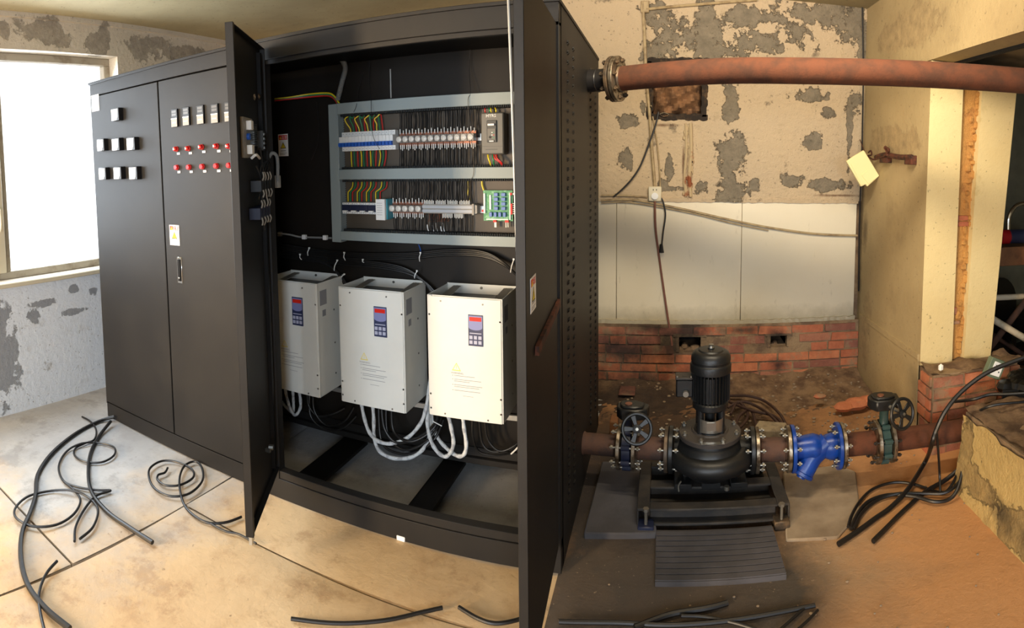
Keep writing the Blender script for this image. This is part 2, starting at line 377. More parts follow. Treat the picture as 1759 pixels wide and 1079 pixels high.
c = t.mix(t.ramp(t.noise(24, 6, 0.7, True, (1, 1, 0.25)), 0.62, 0.78, 0, 0.5), c, lin((140, 126, 96)))
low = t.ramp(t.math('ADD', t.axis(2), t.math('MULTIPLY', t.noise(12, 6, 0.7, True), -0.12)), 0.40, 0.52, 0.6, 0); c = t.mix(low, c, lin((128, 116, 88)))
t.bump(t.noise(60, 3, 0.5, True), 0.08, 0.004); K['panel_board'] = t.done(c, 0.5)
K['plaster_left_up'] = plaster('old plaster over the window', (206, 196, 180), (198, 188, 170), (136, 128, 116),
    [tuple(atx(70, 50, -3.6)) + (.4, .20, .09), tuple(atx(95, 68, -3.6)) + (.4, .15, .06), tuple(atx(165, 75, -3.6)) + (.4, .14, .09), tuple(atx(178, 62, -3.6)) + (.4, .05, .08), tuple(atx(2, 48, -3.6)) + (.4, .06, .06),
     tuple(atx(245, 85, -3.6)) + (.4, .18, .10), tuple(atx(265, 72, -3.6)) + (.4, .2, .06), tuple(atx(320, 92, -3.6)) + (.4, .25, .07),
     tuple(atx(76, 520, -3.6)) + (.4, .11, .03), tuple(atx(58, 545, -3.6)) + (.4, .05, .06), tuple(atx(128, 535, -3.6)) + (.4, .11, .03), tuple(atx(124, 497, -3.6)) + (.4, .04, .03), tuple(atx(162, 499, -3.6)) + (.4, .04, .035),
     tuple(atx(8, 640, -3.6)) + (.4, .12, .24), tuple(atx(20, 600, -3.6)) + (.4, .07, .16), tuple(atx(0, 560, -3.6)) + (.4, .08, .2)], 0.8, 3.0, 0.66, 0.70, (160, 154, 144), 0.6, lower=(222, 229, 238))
K['plaster_side'] = plaster('right wall plaster toned for shade', (176, 156, 116), (160, 140, 102), (138, 120, 88), [(1.45, 3.6, 1.75, .3, .5, .12), (1.45, 3.9, 0.45, .3, .1, .3), (1.45, 3.3, 2.45, .3, .5, .15)], 0.5, 1.5, 0.6, 0.75, (150, 130, 96), 0.3,
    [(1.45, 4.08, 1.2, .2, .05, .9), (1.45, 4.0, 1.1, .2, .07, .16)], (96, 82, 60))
K['plaster_cream'] = plaster('cream painted pier', (220, 202, 152), (212, 190, 138), (186, 164, 112), None, 0.4, 2, 0.64, 0.7, (200, 176, 126), 0.2)
K['plaster_low'] = plaster('yellowed plaster of the low wall', (214, 186, 122), (196, 168, 108), (150, 128, 84), [(1.45, 2.3, 0.12, .3, .25, .07), (1.45, 1.9, 0.10, .3, .2, .10), (1.45, 2.42, 0.2, .3, .06, .2)], 0.6, 3, 0.6, 0.7, (150, 130, 84), 1.0,
    [(1.45, 2.05, 0.10, .3, .14, .08), (1.45, 1.8, 0.08, .3, .12, .08)], (84, 74, 52))
K['slot_fill'] = plaster('orange filler in the pier slot', (208, 156, 86), (196, 140, 74), (176, 120, 66), None, 0.4, 9, 0.55, 0.7, (150, 100, 60), 1.0)
K['ceiling_mat'] = plaster('dingy ceiling', (170, 158, 124), (152, 140, 108), (134, 124, 96), None, 0.4, 2.0, 0.62, 0.8, (140, 128, 98), 0.15)
K['mortar'] = pm('old lime mortar', (158, 132, 100), 0.95, 0, (116, 94, 74), 6, 0.4, 0.6, 0.8, 60, world=True)
SOOT = [bb(1185, 570, 40, 36), bb(1150, 590, 34, 50), bb(1335, 572, 26, 16), bb(1270, 565, 44, 9), bb(1080, 600, 80, 34), bb(1090, 660, 120, 44), bb(1120, 560, 60, 12), bb(1200, 660, 60, 44), bb(1335, 625, 18, 18)]
def brick_mat(i, a, b):
    t = NT('fired brick %d' % i); c = t.mix(t.ramp(t.noise(20, 5, 0.65, True), 0.35, 0.7), lin(a), lin(b))
    c = t.mix(t.ramp(t.noise(6, 6, 0.7, True, w=2.0 + i), 0.52, 0.62, 0, 0.85), c, lin((152, 126, 98)))
    s = t.blobs(SOOT, 0.5)
    c = t.mix(t.ramp(s, 0.35, 0.9, 0, 0.88), c, lin((40, 34, 32))); t.bump(t.noise(70, 6, 0.7, True), 0.8, 0.006); return t.done(c, 0.9)
def sooted(name, a, b, z0):
    t = NT(name); c = t.mix(t.ramp(t.noise(6, 6, 0.65, True), 0.4, 0.6), lin(a), lin(b)); s = t.blobs(SOOT, 0.5); c = t.mix(t.ramp(s, 0.35, 0.9, 0, 0.85), c, lin((38, 33, 31))); t.bump(t.noise(60, 6, 0.7, True), 0.9, 0.01); return t.done(c, 0.95)
K['mortar'] = sooted('sooty lime mortar', (158, 132, 100), (116, 94, 74), 0)
BR = [brick_mat(0, (188, 112, 80), (166, 94, 66)), brick_mat(1, (176, 118, 92), (154, 98, 74)), brick_mat(2, (200, 126, 88), (178, 106, 74)), brick_mat(3, (154, 98, 80), (132, 84, 70))]
# concrete on the window side, bare earth and dust on the pump side
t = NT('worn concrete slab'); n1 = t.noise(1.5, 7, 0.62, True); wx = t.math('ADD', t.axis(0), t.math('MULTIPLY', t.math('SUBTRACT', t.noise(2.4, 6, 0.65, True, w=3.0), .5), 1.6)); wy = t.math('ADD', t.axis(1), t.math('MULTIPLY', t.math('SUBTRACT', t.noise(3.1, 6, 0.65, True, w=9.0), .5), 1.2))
gr = t.math('MULTIPLY', t.ramp(wx, -2.5, -1.75, 1, 0), t.ramp(wy, .75, 1.25, 0, 1))  # greyer near the window, sandier in front: cool and warm light in the colour
gr = t.math('MAXIMUM', gr, t.ramp(t.axis(1), 2.12, 2.16))  # grey under the cabinet: the bluish shade of the bay put into the colour
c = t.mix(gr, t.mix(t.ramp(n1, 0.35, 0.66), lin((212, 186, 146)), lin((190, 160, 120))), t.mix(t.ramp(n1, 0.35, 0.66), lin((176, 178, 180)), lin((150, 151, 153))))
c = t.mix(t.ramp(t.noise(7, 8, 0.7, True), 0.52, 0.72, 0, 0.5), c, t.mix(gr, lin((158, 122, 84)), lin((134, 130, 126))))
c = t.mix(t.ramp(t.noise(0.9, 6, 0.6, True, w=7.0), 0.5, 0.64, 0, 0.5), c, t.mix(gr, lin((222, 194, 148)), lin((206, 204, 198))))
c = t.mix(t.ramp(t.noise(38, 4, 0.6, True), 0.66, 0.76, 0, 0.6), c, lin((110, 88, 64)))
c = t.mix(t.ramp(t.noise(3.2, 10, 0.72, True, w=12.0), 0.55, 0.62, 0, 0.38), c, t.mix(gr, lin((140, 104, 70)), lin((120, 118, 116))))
t.bump(t.noise(14, 9, 0.72, True), 0.4, 0.012); K['slab'] = t.done(c, 0.8)
t = NT('earth and dust floor'); c = t.mix(t.ramp(t.noise(2.2, 8, 0.65, True), 0.36, 0.64), lin((180, 134, 90)), lin((150, 110, 74)))
c = t.mix(t.ramp(t.noise(9, 8, 0.7, True), 0.5, 0.7, 0, 0.6), c, lin((104, 76, 54)))
c = t.mix(t.ramp(t.blobs([(0.85, 2.2, 0, .42, .5, .5), (1.0, 1.7, 0, .5, .3, .5)], 0.15), 0.3, 0.8, 0, 0.85), c, lin((166, 142, 112)))
c = t.mix(t.ramp(t.blobs([(-0.05, 2.05, 0, .46, .42, .5), (-0.25, 1.8, 0, .4, .3, .5), (0.25, 2.05, 0, .34, .3, .5), (-.2, 2.6, 0, .3, .5, .5), (.2, 3.1, 0, .6, .3, .5)], 0.2), 0.25, 0.6, 0, 0.92), c, lin((66, 63, 58)))  # dark patches round the pump: cabinet shadow put into the ground colour
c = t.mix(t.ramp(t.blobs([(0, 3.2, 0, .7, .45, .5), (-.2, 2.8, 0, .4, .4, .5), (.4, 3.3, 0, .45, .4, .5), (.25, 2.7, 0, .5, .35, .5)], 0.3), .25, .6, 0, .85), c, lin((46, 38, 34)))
c = t.mix(t.ramp(t.noise(60, 4, 0.6, True), 0.66, 0.74, 0, 0.5), c, lin((190, 168, 138)))
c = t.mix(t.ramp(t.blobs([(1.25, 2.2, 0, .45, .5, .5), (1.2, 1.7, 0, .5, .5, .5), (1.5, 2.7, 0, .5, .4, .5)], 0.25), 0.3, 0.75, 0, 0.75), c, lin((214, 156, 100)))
t.bump(t.noise(18, 9, 0.75, True), 0.6, 0.015); K['earth'] = t.done(c, 0.92)
K['pad'] = pm('dusty concrete pad', (80, 78, 82), 0.85, 0, (62, 60, 62), 3, 0.4, 0.62, 0.4, 30, world=True)
K['dust'] = pm('trodden cement dust', (160, 142, 118), 0.9, 0, (132, 114, 92), 4, 0.4, 0.62, 0.5, 25, world=True)
t = NT('rubble near the pump'); c = t.mix(t.ramp(t.noise(9, 6, 0.65, True), 0.4, 0.62), lin((150, 122, 92)), lin((104, 80, 60)))
c = t.mix(t.ramp(t.blobs([(-.1, 3.7, 0, .42, .5, .5), (.25, 3.6, 0, .3, .4, .5), (-.5, 3.6, 0, .4, .5, .5)], 0.3), .3, .7, 0, .85), c, lin((48, 38, 34))); t.bump(t.noise(45, 8, 0.75, True), 1.0, .015); K['rubble'] = t.done(c, .95)
K['rubble_plain'] = pm('rubble and dust', (138, 112, 84), 0.95, 0, (96, 74, 56), 9, 0.4, 0.62, 1.0, 45, world=True)
K['dark_hole'] = pm('flat black recess', (8, 8, 8), 0.95)
K['far_wall'] = pm('dim grey green wall', (104, 98, 76), 0.9, 0, (84, 80, 62), 2, 0.4, 0.6)
K['soffit'] = pm('grey soffit', (140, 126, 100), 0.85, 0, (110, 98, 76), 4, 0.4, 0.6)
def struct(mb, name, mat, parent=None, **k):
    return B(mb, name, mat, parent, kind=None if parent else 'structure', flat=True, **k)
def cells(mb, holes, u0, u1, w0, w1, place, mi=0):
    """flat sheet u x w with rectangular holes (ua,ub,wa,wb)"""
    us = sorted({u0, u1} | {h[i] for h in holes for i in (0, 1)}); ws = sorted({w0, w1} | {h[i] for h in holes for i in (2, 3)})
    for a, b in zip(us, us[1:]):
        for c, d in zip(ws, ws[1:]):
            if any(h[0] <= (a + b) / 2 <= h[1] and h[2] <= (c + d) / 2 <= h[3] for h in holes): continue
            place(mb, a, b, c, d, mi)
YB = 4.1; XW = -3.6; XP = 1.452; ZC = 2.75; YR = -2.6
# ------------------------------------------------------------------ floor
m = MB(); m.box(XW - .2, YR - .2, -0.12, 3.6, YB + .2, -0.03); floor = struct(m, 'floor', 'mortar')
def slab(x0, y0, x1, y1, mat, nm, seed=0):
    """gently uneven sheet with thickness"""
    nx = max(2, int((x1 - x0) / 0.06)); ny = max(2, int((y1 - y0) / 0.06)); vs = []; rnd = random.Random(seed); w = [(rnd.uniform(1, 5), rnd.uniform(1, 5), rnd.uniform(0, 6)) for _ in range(5)]
    for j in range(ny + 1):
        for i in range(nx + 1):
            x = x0 + (x1 - x0) * i / nx; y = y0 + (y1 - y0) * j / ny; e = 0.0 if 0 < i < nx and 0 < j < ny else -0.004
            vs.append((x, y, e + 0.0016 * sum(math.sin(a * x + b * y + c) for a, b, c in w) - 0.003))
    fs = [(j * (nx + 1) + i, j * (nx + 1) + i + 1, (j + 1) * (nx + 1) + i + 1, (j + 1) * (nx + 1) + i) for j in range(ny) for i in range(nx)]
    mb = MB(); mb.add(vs, fs); mb.box(x0, y0, -0.03, x1, y1, -0.013); return B(mb, nm, mat, floor)
XJ = -2.05
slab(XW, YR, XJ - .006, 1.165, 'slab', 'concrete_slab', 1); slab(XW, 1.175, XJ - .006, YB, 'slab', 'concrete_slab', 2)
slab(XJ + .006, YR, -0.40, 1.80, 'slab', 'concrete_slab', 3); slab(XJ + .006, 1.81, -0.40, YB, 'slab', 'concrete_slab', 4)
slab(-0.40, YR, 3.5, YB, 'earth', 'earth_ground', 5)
# ------------------------------------------------------------------ ceiling, walls
m = MB(); m.box(XW - .2, YR - .2, ZC, XP + .2, YB + .2, ZC + .15); struct(m, 'ceiling', 'ceiling_mat')
m = MB(); wy0, wy1, wz0, wz1 = 0.25, 2.70, 0.905, 2.50
cells(m, [(wy0, wy1, wz0, wz1), (-2.5, -1.75, .4, 2.3)], YR - .2, YB + .2, -0.03, ZC, lambda q, a, b, c, d, mi: q.box(XW - .24, a, c, XW, b, d, mi))
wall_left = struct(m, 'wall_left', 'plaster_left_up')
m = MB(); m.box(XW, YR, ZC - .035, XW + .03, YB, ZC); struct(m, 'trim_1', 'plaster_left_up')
m = MB(); m.box(XW - .01, wy0, wz0 - .03, XW + .05, wy1 + .02, wz0 + .004); struct(m, 'trim_2', 'white_dull', bev=.006)
# window: frame, mullion, sash at its left, panes
m = MB(); fx0, fx1 = XW - .17, XW - .11; fw = .055
m.box(fx0, wy0, wz0, fx1, wy1, wz0 + fw); m.box(fx0, wy0, wz1 - fw, fx1, wy1, wz1); m.box(fx0, wy1 - fw, wz0 + fw, fx1, wy1, wz1 - fw); m.box(fx0, wy0, wz0 + fw, fx1, wy0 + fw, wz1 - fw); m.box(fx0, 1.700, wz0 + fw, fx1, 1.755, wz1 - fw)
win = struct(m, 'window_1', 'frame_al', bev=.004)
m = MB(); m.box(fx1, 0.40, wz0 + fw, fx1 + .045, 0.47, wz1 - fw); m.box(fx1, 1.63, wz0 + fw, fx1 + .045, 1.70, wz1 - fw); m.box(fx1, .47, wz0 + fw, fx1 + .045, 1.575, wz0 + .14); m.box(fx1, .47, wz1 - .14, fx1 + .045, 1.575, wz1 - fw)
sash = B(m, 'sash', 'white_dull', win, bev=.004)
p = atx(4, 375, fx1 + .05); m = MB(); m.tube([(fx1 + .04, 1.66, p.z + .07), (fx1 + .075, 1.66, p.z + .05), (fx1 + .08, 1.66, p.z - .04), (fx1 + .06, 1.66, p.z - .09)], .009); B(m, 'window_handle', 'white_dull', sash, label='white plastic window handle')
m = MB(); m.box(fx0 + .028, 1.755, wz0 + fw, fx0 + .032, wy1 - fw, wz1 - fw); B(m, 'pane', 'glass', win)
m = MB(); m.box(fx0 + .028, wy0 + fw, wz0 + fw, fx0 + .032, 1.70, wz1 - fw); B(m, 'pane', 'glass', win)
# rear wall with the doorway the warm daylight comes through (behind the camera)
m = MB(); cells(m, [(-2.2, -0.75, -0.03, 2.25)], XW - .2, 3.6, -0.03, ZC, lambda q, a, b, c, d, mi: q.box(a, YR - .2, c, b, YR, d, mi)); struct(m, 'wall_rear', 'plaster_cream')
# back wall: plaster over boards over brick
hx0, hx1 = at(1117, 150, YB).x, at(1211, 150, YB).x; hz0, hz1 = at(1165, 200, YB).z, at(1165, 106, YB).z
ZM = 1.335; ZB = 0.455
nich = [(at(1166, 590, YB).x, at(1203, 590, YB).x, at(1185, 602, YB).z, at(1185, 576, YB).z), (at(1322, 580, YB).x, at(1350, 580, YB).x, at(1335, 593, YB).z, at(1335, 574, YB).z)]
m = MB(); cells(m, [(hx0, hx1, hz0, hz1)], XW - .2, XP + .1, ZM, ZC, lambda q, a, b, c, d, mi: q.box(a, YB, c, b, YB + .28, d, mi)); 
wall_back = struct(m, 'wall_back', 'plaster_back')
m = MB(); cells(m, [n for n in nich], XW - .2, XP + .1, -0.1, ZM, lambda q, a, b, c, d, mi: q.box(a, YB + .02, c, b, YB + .3, d, mi)); B(m, 'backing', 'mortar', wall_back, flat=True)
m = MB(); m.box(hx0 - .05, YB + .27, hz0 - .05, hx1 + .05, YB + .3, hz1 + .05)
for a, b, c, d in nich: m.box(a - .05, YB + .26, c - .05, b + .05, YB + .29, d + .05)
B(m, 'recess_back', 'dark_hole', wall_back, flat=True)
# rough dark rim of the square opening
m = MB(); e = .022
for (a, b, c, d) in ((hx0 - e, hx1 + e, hz1 - .012, hz1 + e), (hx0 - e, hx1 + e, hz0 - e, hz0 + .014), (hx0 - e, hx0 + .012, hz0, hz1), (hx1 - .02, hx1 + e * .6, hz0, hz1)):
    pts = []; hor = (b - a) > (d - c); n = 14
    m.box(a, YB - .003, c, b, YB + .10, d)
    for i in range(n):
        t_ = (i + random.random()) / n; r = random.uniform(.006, .013)
        if hor: m.ball((a + (b - a) * t_, YB, random.choice((c, d))), r * 3.2, .005, r, 7)
        else: m.ball((random.choice((a, b)), YB, c + (d - c) * t_), r, .005, r * 3.2, 7)
B(m, 'opening_rim', pm('charred rim', (38, 30, 24), 0.9, 0, (86, 66, 46), 18, .5, .7), wall_back)
xs = [-0.75, at(1059, 450, YB).x, at(1273, 450, YB).x, XP - .035]
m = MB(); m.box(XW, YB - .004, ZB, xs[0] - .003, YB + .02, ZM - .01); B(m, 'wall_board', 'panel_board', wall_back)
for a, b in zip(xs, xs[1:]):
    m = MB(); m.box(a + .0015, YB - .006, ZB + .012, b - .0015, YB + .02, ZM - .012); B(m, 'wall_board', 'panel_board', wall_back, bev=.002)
def rough_bar(x0, x1, z0, z1, y0, y1, n, j, mi=0):
    mb = MB(); P = []
    for i in range(n + 1):
        x = x0 + (x1 - x0) * i / n; P.append((x, random.uniform(-j, j), random.uniform(-j, j), random.uniform(-j, j) * .7))
    vs = []
    for x, a, b, c in P: vs += [(x, y0 + c, z0 + a), (x, y0 + c, z1 + b), (x, y1, z1 + b), (x, y1, z0 + a)]
    fs = [(4 * i + k, 4 * i + 4 + k, 4 * i + 4 + (k + 1) % 4, 4 * i + (k + 1) % 4) for i in range(n) for k in range(4)] + [(0, 1, 2, 3), (4 * n + 3, 4 * n + 2, 4 * n + 1, 4 * n)]
    return mb.add(vs, fs)
struct(rough_bar(-0.75, XP - .03, ZM - .016, ZM + .010, YB - .014, YB + .01, 90, .004), 'trim_3', 'plaster_back')
struct(rough_bar(-0.75, XP - .03, ZB - .020, ZB + .016, YB - .022, YB + .01, 90, .006), 'trim_4', 'panel_board')
def lay_bricks(x0, x1, z0, z1, place, parent, skip=(), bl=.235, bh=.056, g=.011, seed=1):
    rnd = random.Random(seed); row = 0; z = z1 - bh; cache = []
    for k in range(6):
        mb = MB(); vs = []
        for a in (-1, 1):
            for b in (-1, 1):
                for c in (-1, 1): vs.append((a * .5 + rnd.uniform(-.02, .02), b * .5, c * .5 + rnd.uniform(-.05, .05)))
        mb.add(vs, [(0, 1, 3, 2), (4, 6, 7, 5), (0, 4, 5, 1), (2, 3, 7, 6), (0, 2, 6, 4), (1, 5, 7, 3)])
        me = bpy.data.meshes.new('brick'); me.from_pydata(mb.v, [], mb.f); me.materials.append(None); cache.append(me)
    while z > z0 - bh:
        x = x0 - (bl / 2 if row % 2 else 0) - rnd.uniform(0, .02); 
        while x < x1:
            w = (bl if rnd.random() > .22 else bl / 2) * rnd.uniform(.94, 1.04); a, b = max(x, x0), min(x + w, x1)
            if b - a > .03 and not any(a < s[1] - .01 and b > s[0] + .01 and z < s[3] - .008 and z + bh > s[2] + .008 for s in skip):
                o = bpy.data.objects.new('brick', rnd.choice(cache)); COL.objects.link(o); o.parent = parent
                loc, sc = place((a + b) / 2, z + bh / 2 + rnd.uniform(-.002, .002), b - a, bh * rnd.uniform(.9, 1.0), rnd.uniform(-.008, .008))
                o.location = Vector(loc) - WL[parent.name]; o.scale = sc; o.rotation_euler = (0, rnd.uniform(-.012, .012), 0) if sc[0] > sc[1] else (rnd.uniform(-.012, .012), 0, 0)
                o.material_slots[0].link = 'OBJECT'; o.material_slots[0].material = rnd.choice(BR)
            x += w + g
        z -= bh + g; row += 1
sk = [(a - .015, b + .015, c - .01, d + .01) for a, b, c, d in nich]
lay_bricks(-0.75, XP - .005, -0.02, ZB - .028, lambda u, z, w, h, j: ((u, YB - .004 + j, z), (w, .07, h)), wall_back, sk, seed=4)
m = MB(); cells(m, [(a - .01, b + .01, c - .005, d + .005) for a, b, c, d in nich], -.75, XP - .002, -.1, ZB - .01, lambda q, a, b, c, d, mi: q.box(a, YB - .031, c, b, YB + .02, d, mi)); B(m, 'mortar_bed', 'mortar', wall_back, flat=True)
m = MB()
for a, b, c, d in nich: m.box(a - .04, YB - .042, d, b + .04, YB + .1, d + .022); m.box(a - .025, YB - .038, c, a, YB + .2, d); m.box(b, YB - .038, c, b + .025, YB + .2, d)
B(m, 'niche_surround', 'mortar', wall_back, flat=True)
m = MB()
for i, (a, b, c, d) in enumerate(nich):
    for k in range(9): m.ball((random.uniform(a + .02, b - .02), YB + .05, c + random.uniform(-.05, .015) - .02 * i), random.uniform(.02, .045), .04, random.uniform(.015, .035), 8)
tag(B(m, 'ash_heap', 'rubble'), 'grey ash and plaster spilling from the two sooty wall niches', 'debris', kind='stuff')
# ------------------------------------------------------------------ right wall, pier, lintel
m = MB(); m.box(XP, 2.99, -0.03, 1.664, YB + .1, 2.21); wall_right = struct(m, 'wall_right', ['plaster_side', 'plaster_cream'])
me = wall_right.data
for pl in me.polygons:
    if pl.normal.y < -.5: pl.material_index = 1  # front lighter than the side face, whose weaker light is in its colour
m = MB(); m.box(1.664, 3.025, -0.03, 1.80, YB, 2.21); B(m, 'slot_filler', 'slot_fill', wall_right, flat=True)
m = MB(); vs = [(1.725, 2.98, -.03), (1.90, 2.98, -.03), (1.90, YB, -.03), (1.725, YB, -.03), (1.79, 2.98, 2.21), (2.04, 2.98, 2.21), (2.04, YB, 2.21), (1.79, YB, 2.21)]
m.add(vs, [(0, 3, 2, 1), (4, 5, 6, 7), (0, 1, 5, 4), (1, 2, 6, 5), (2, 3, 7, 6), (3, 0, 4, 7)]); B(m, 'pier_block', 'plaster_cream', wall_right, flat=True)
m = MB()
for (px, py, w, h) in ((1655, 375, .07, .03), (1655, 385, .075, .03), (1638, 535, .05, .045), (1640, 555, .075, .02)):
    p = at(px, py, 3.012); m.box(p.x - w / 2, 3.012, p.z - h / 2, p.x + w / 2, 3.04, p.z + h / 2)
B(m, 'exposed_brick', BR[0], wall_right, bev=.004)
m = MB()
for i in range(46):
    z = .50 + i * .037; x = 1.70 + (z - .5) * .03 + (.02 if i % 2 else -.005); m.ball((x + random.uniform(.0, .045), 3.02, z), random.uniform(.012, .026), .02, random.uniform(.015, .035), 6)
B(m, 'mortar_ridge', 'slot_fill', wall_right, kind='stuff')
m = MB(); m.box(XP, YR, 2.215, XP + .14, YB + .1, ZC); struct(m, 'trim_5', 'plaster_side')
m = MB(); m.box(XP + .14, YR, 2.30, 3.5, YB + .1, 2.42); struct(m, 'trim_6', 'soffit')
m = MB(); m.box(XP + .138, YR, 2.20, XP + .165, 2.98, 2.31); struct(m, 'trim_7', 'dark_hole')  # solid black strip drawn for the dark gap behind the lintel
m = MB(); m.box(1.0, YB + .1, -.03, 3.6, YB + .3, 2.75); struct(m, 'wall_back_right', 'far_wall')
m = MB(); m.box(3.5, YR, -.03, 3.6, YB + .2, 2.75); struct(m, 'wall_far_right', 'far_wall')
# groove and skirting line on the side face
a = atx(1478, 541, XP - .004); b = atx(1578, 612, XP - .004)
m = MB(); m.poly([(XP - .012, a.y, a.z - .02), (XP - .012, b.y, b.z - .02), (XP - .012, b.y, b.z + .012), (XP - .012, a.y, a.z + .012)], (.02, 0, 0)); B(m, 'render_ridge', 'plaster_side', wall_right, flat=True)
# render below the ridge stands proud
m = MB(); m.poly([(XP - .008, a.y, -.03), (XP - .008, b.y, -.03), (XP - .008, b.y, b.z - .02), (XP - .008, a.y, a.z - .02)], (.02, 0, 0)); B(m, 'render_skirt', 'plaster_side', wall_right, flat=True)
# brick footing of the pier
m = MB(); m.box(XP + .0, 2.818, -.03, 2.02, 3.02, .455)
base = struct(m, 'wall_base', 'mortar')
lay_bricks(XP + .005, 2.03, 0.0, .44, lambda u, z, w, h, j: ((u, 2.845 + j, z), (w, .07, h)), base, bl=.2, seed=9)
lay_bricks(2.83, 2.985, 0.0, .44, lambda u, z, w, h, j: ((XP + .025, u, z), (.07, w, h)), base, bl=.12, seed=12)
def lumpy(x0, x1, y0, y1, hfun, nx, ny, jit, seed, name, mat, parent=None, **k):
    rnd = random.Random(seed); vs = []
    for j in range(ny + 1):
        for i in range(nx + 1):
            x = x0 + (x1 - x0) * i / nx; y = y0 + (y1 - y0) * j / ny; vs.append((x, y, hfun(x, y) + rnd.uniform(-jit, jit)))
    fs = [(j * (nx + 1) + i, j * (nx + 1) + i + 1, (j + 1) * (nx + 1) + i + 1, (j + 1) * (nx + 1) + i) for j in range(ny) for i in range(nx)]
    mb = MB(); mb.add(vs, fs); return B(mb, name, mat, parent, **k)
lumpy(XP - .01, 2.05, 2.80, 3.02, lambda x, y: .462 + .012 * math.sin(x * 19) + .01 * math.sin(y * 31 + x * 7), 24, 8, .005, 3, 'ledge_mortar', 'rubble', base)
# low plastered wall at the right
ZL = .40
m = MB(); ny = 60; nz = 14; vs = []; rnd = random.Random(5); top = lambda y: ZL - .03 + .018 * math.sin(y * 9) + .012 * math.sin(y * 23 + 1) + (.02 if y < 2.1 else 0) 
for j in range(ny + 1):
    y = 2.47 - 2.6 * j / ny
    for k in range(nz + 1):
        z = (top(y) + rnd.uniform(-.006, .006)) * k / nz - .02 * (k == 0); ff = -.05 * (1 - k / nz) ** 2
        vs.append((XP + ff + rnd.uniform(-.004, .004), y, z))
fs = [(j * (nz + 1) + k, (j + 1) * (nz + 1) + k, (j + 1) * (nz + 1) + k + 1, j * (nz + 1) + k + 1) for j in range(ny) for k in range(nz)]
m.add(vs, fs); low_face = struct(m, 'wall_low', 'plaster_low')
for pl in low_face.data.polygons: pl.use_smooth = True
m = MB(); m.box(XP + .012, -.13, -.03, 1.95, 2.465, ZL - .012); B(m, 'core', 'mortar', low_face)
lumpy(XP + .015, 1.97, -.13, 2.475, lambda x, y: ZL + .006 + .012 * math.sin(y * 7 + x * 5) + .008 * math.sin(x * 30), 16, 80, .006, 8, 'core_top', 'rubble', low_face)
m = MB(); 
for k in range(60):
    z = random.uniform(0, ZL - .03); m.ball((random.uniform(XP + .0, 1.9), 2.465, z), random.uniform(.015, .04), .018, random.uniform(.012, .03), 6)
B(m, 'broken_end', 'mortar', low_face, kind='stuff')
# rubble bank against the back wall
def bank(x, y):
    t_ = max(0, (y - 3.45) / .65); s = .45 + .55 * min(1, max(0, (x + .2) / .8)); return -.012 + .105 * s * t_ ** 1.6 + .014 * math.sin(9 * x + 4 * y) * t_ + .01 * math.sin(23 * x) * math.sin(19 * y) * t_
tag(lumpy(-0.8, XP - .012, 3.40, YB - .034, bank, 90, 28, .006, 2, 'rubble_bank', 'rubble'), 'dusty bank of rubble against the brick foot of the back wall', 'rubble', kind='stuff')
m = MB()
for i in range(260):
    x = random.uniform(-.3, XP - .03); y = random.uniform(3.2, YB - .05); r = random.uniform(.003, .011); z = max(0, bank(x, y)) + r * .3; m.ball((x, y, z), r * 1.3, r, r * .7, 6)
for i in range(70):
    x = random.uniform(-.3, 1.4); y = random.uniform(1.4, 3.2); r = random.uniform(.002, .006); m.ball((x, y, r * .3), r * 1.3, r, r * .7, 6)
tag(B(m, 'stone_chips', 'debris'), 'pale chips of plaster and stone scattered over the earth floor', 'debris', kind='stuff')
m = MB(); rnd = random.Random(3)
for (px, py, r) in ((1470, 695, .07), (1450, 700, .055), (1490, 690, .06)):
    p = atz(px, py, .05); m.ball((p.x, p.y, .055), r * 1.3, r * .9, r * .55, 9)
tag(B(m, 'broken_brick', BR[2]), 'rounded lump of broken orange brick lying in the rubble by the right wall', 'brick')
p = atz(1408, 682, .08); m = MB(); m.ball((p.x, p.y, .085), .045, .03, .015, 8); tag(B(m, 'brick_fragment', BR[0]), 'small red brick fragment half sunk in the rubble bank', 'brick')
# pads and dust on the floor
def pad(pts, z, h, name, mat, label):
    mb = MB(); mb.poly([(p.x, p.y, z) for p in pts], (0, 0, h)); return tag(B(mb, name, mat, bev=.006), label, 'slab')
pad([atz(1034, 800, 0), atz(1003, 925, 0), atz(1128, 925, 0), atz(1116, 800, 0)], -.01, .035, 'concrete_pad', 'pad', 'low grey concrete pad left of the pump frame')
pad([atz(1345, 812, 0), atz(1350, 930, 0), atz(1440, 925, 0), atz(1478, 880, 0), atz(1470, 812, 0), atz(1440, 800, 0)], -.012, .020, 'cement_patch', 'dust', 'flat grey patch of cement dust right of the pump frame')
# ------------------------------------------------------------------ control cabinets
D = 2.13; XL, XS, XM, XR = -3.155, -2.475, -1.79, -0.385; ZT = 2.20; YK = 3.42; YP = 2.72
cabL = thing('control_cabinet', 'long black four-door control cabinet, two left doors closed, two right doors swung open', 'cabinet', ((XL + XR) / 2, (D + YK) / 2, 0))
m = MB(); m.box(XL, D + .012, .10, XL + .02, YK, ZT - .02); B(m, 'side_panel', 'black_coat', cabL, bev=.003, label='left side panel by the window')
m = MB(); m.box(-2.62, D + .05, .10, -2.60, YK, ZT - .03); B(m, 'inner_partition', 'black_in', cabL)
m = MB(); m.box(XL, D, ZT - .085, XM - .002, D + .05, ZT - .004); m.box(XL, D, .09, XL + .012, D + .05, ZT - .085); B(m, 'front_frame', 'black_coat', cabL, bev=.002)
m = MB(); m.box(XL - .008, D - .008, ZT - .012, XM - .002, YK, ZT + .004); B(m, 'top_panel', 'black_coat', cabL, bev=.002)
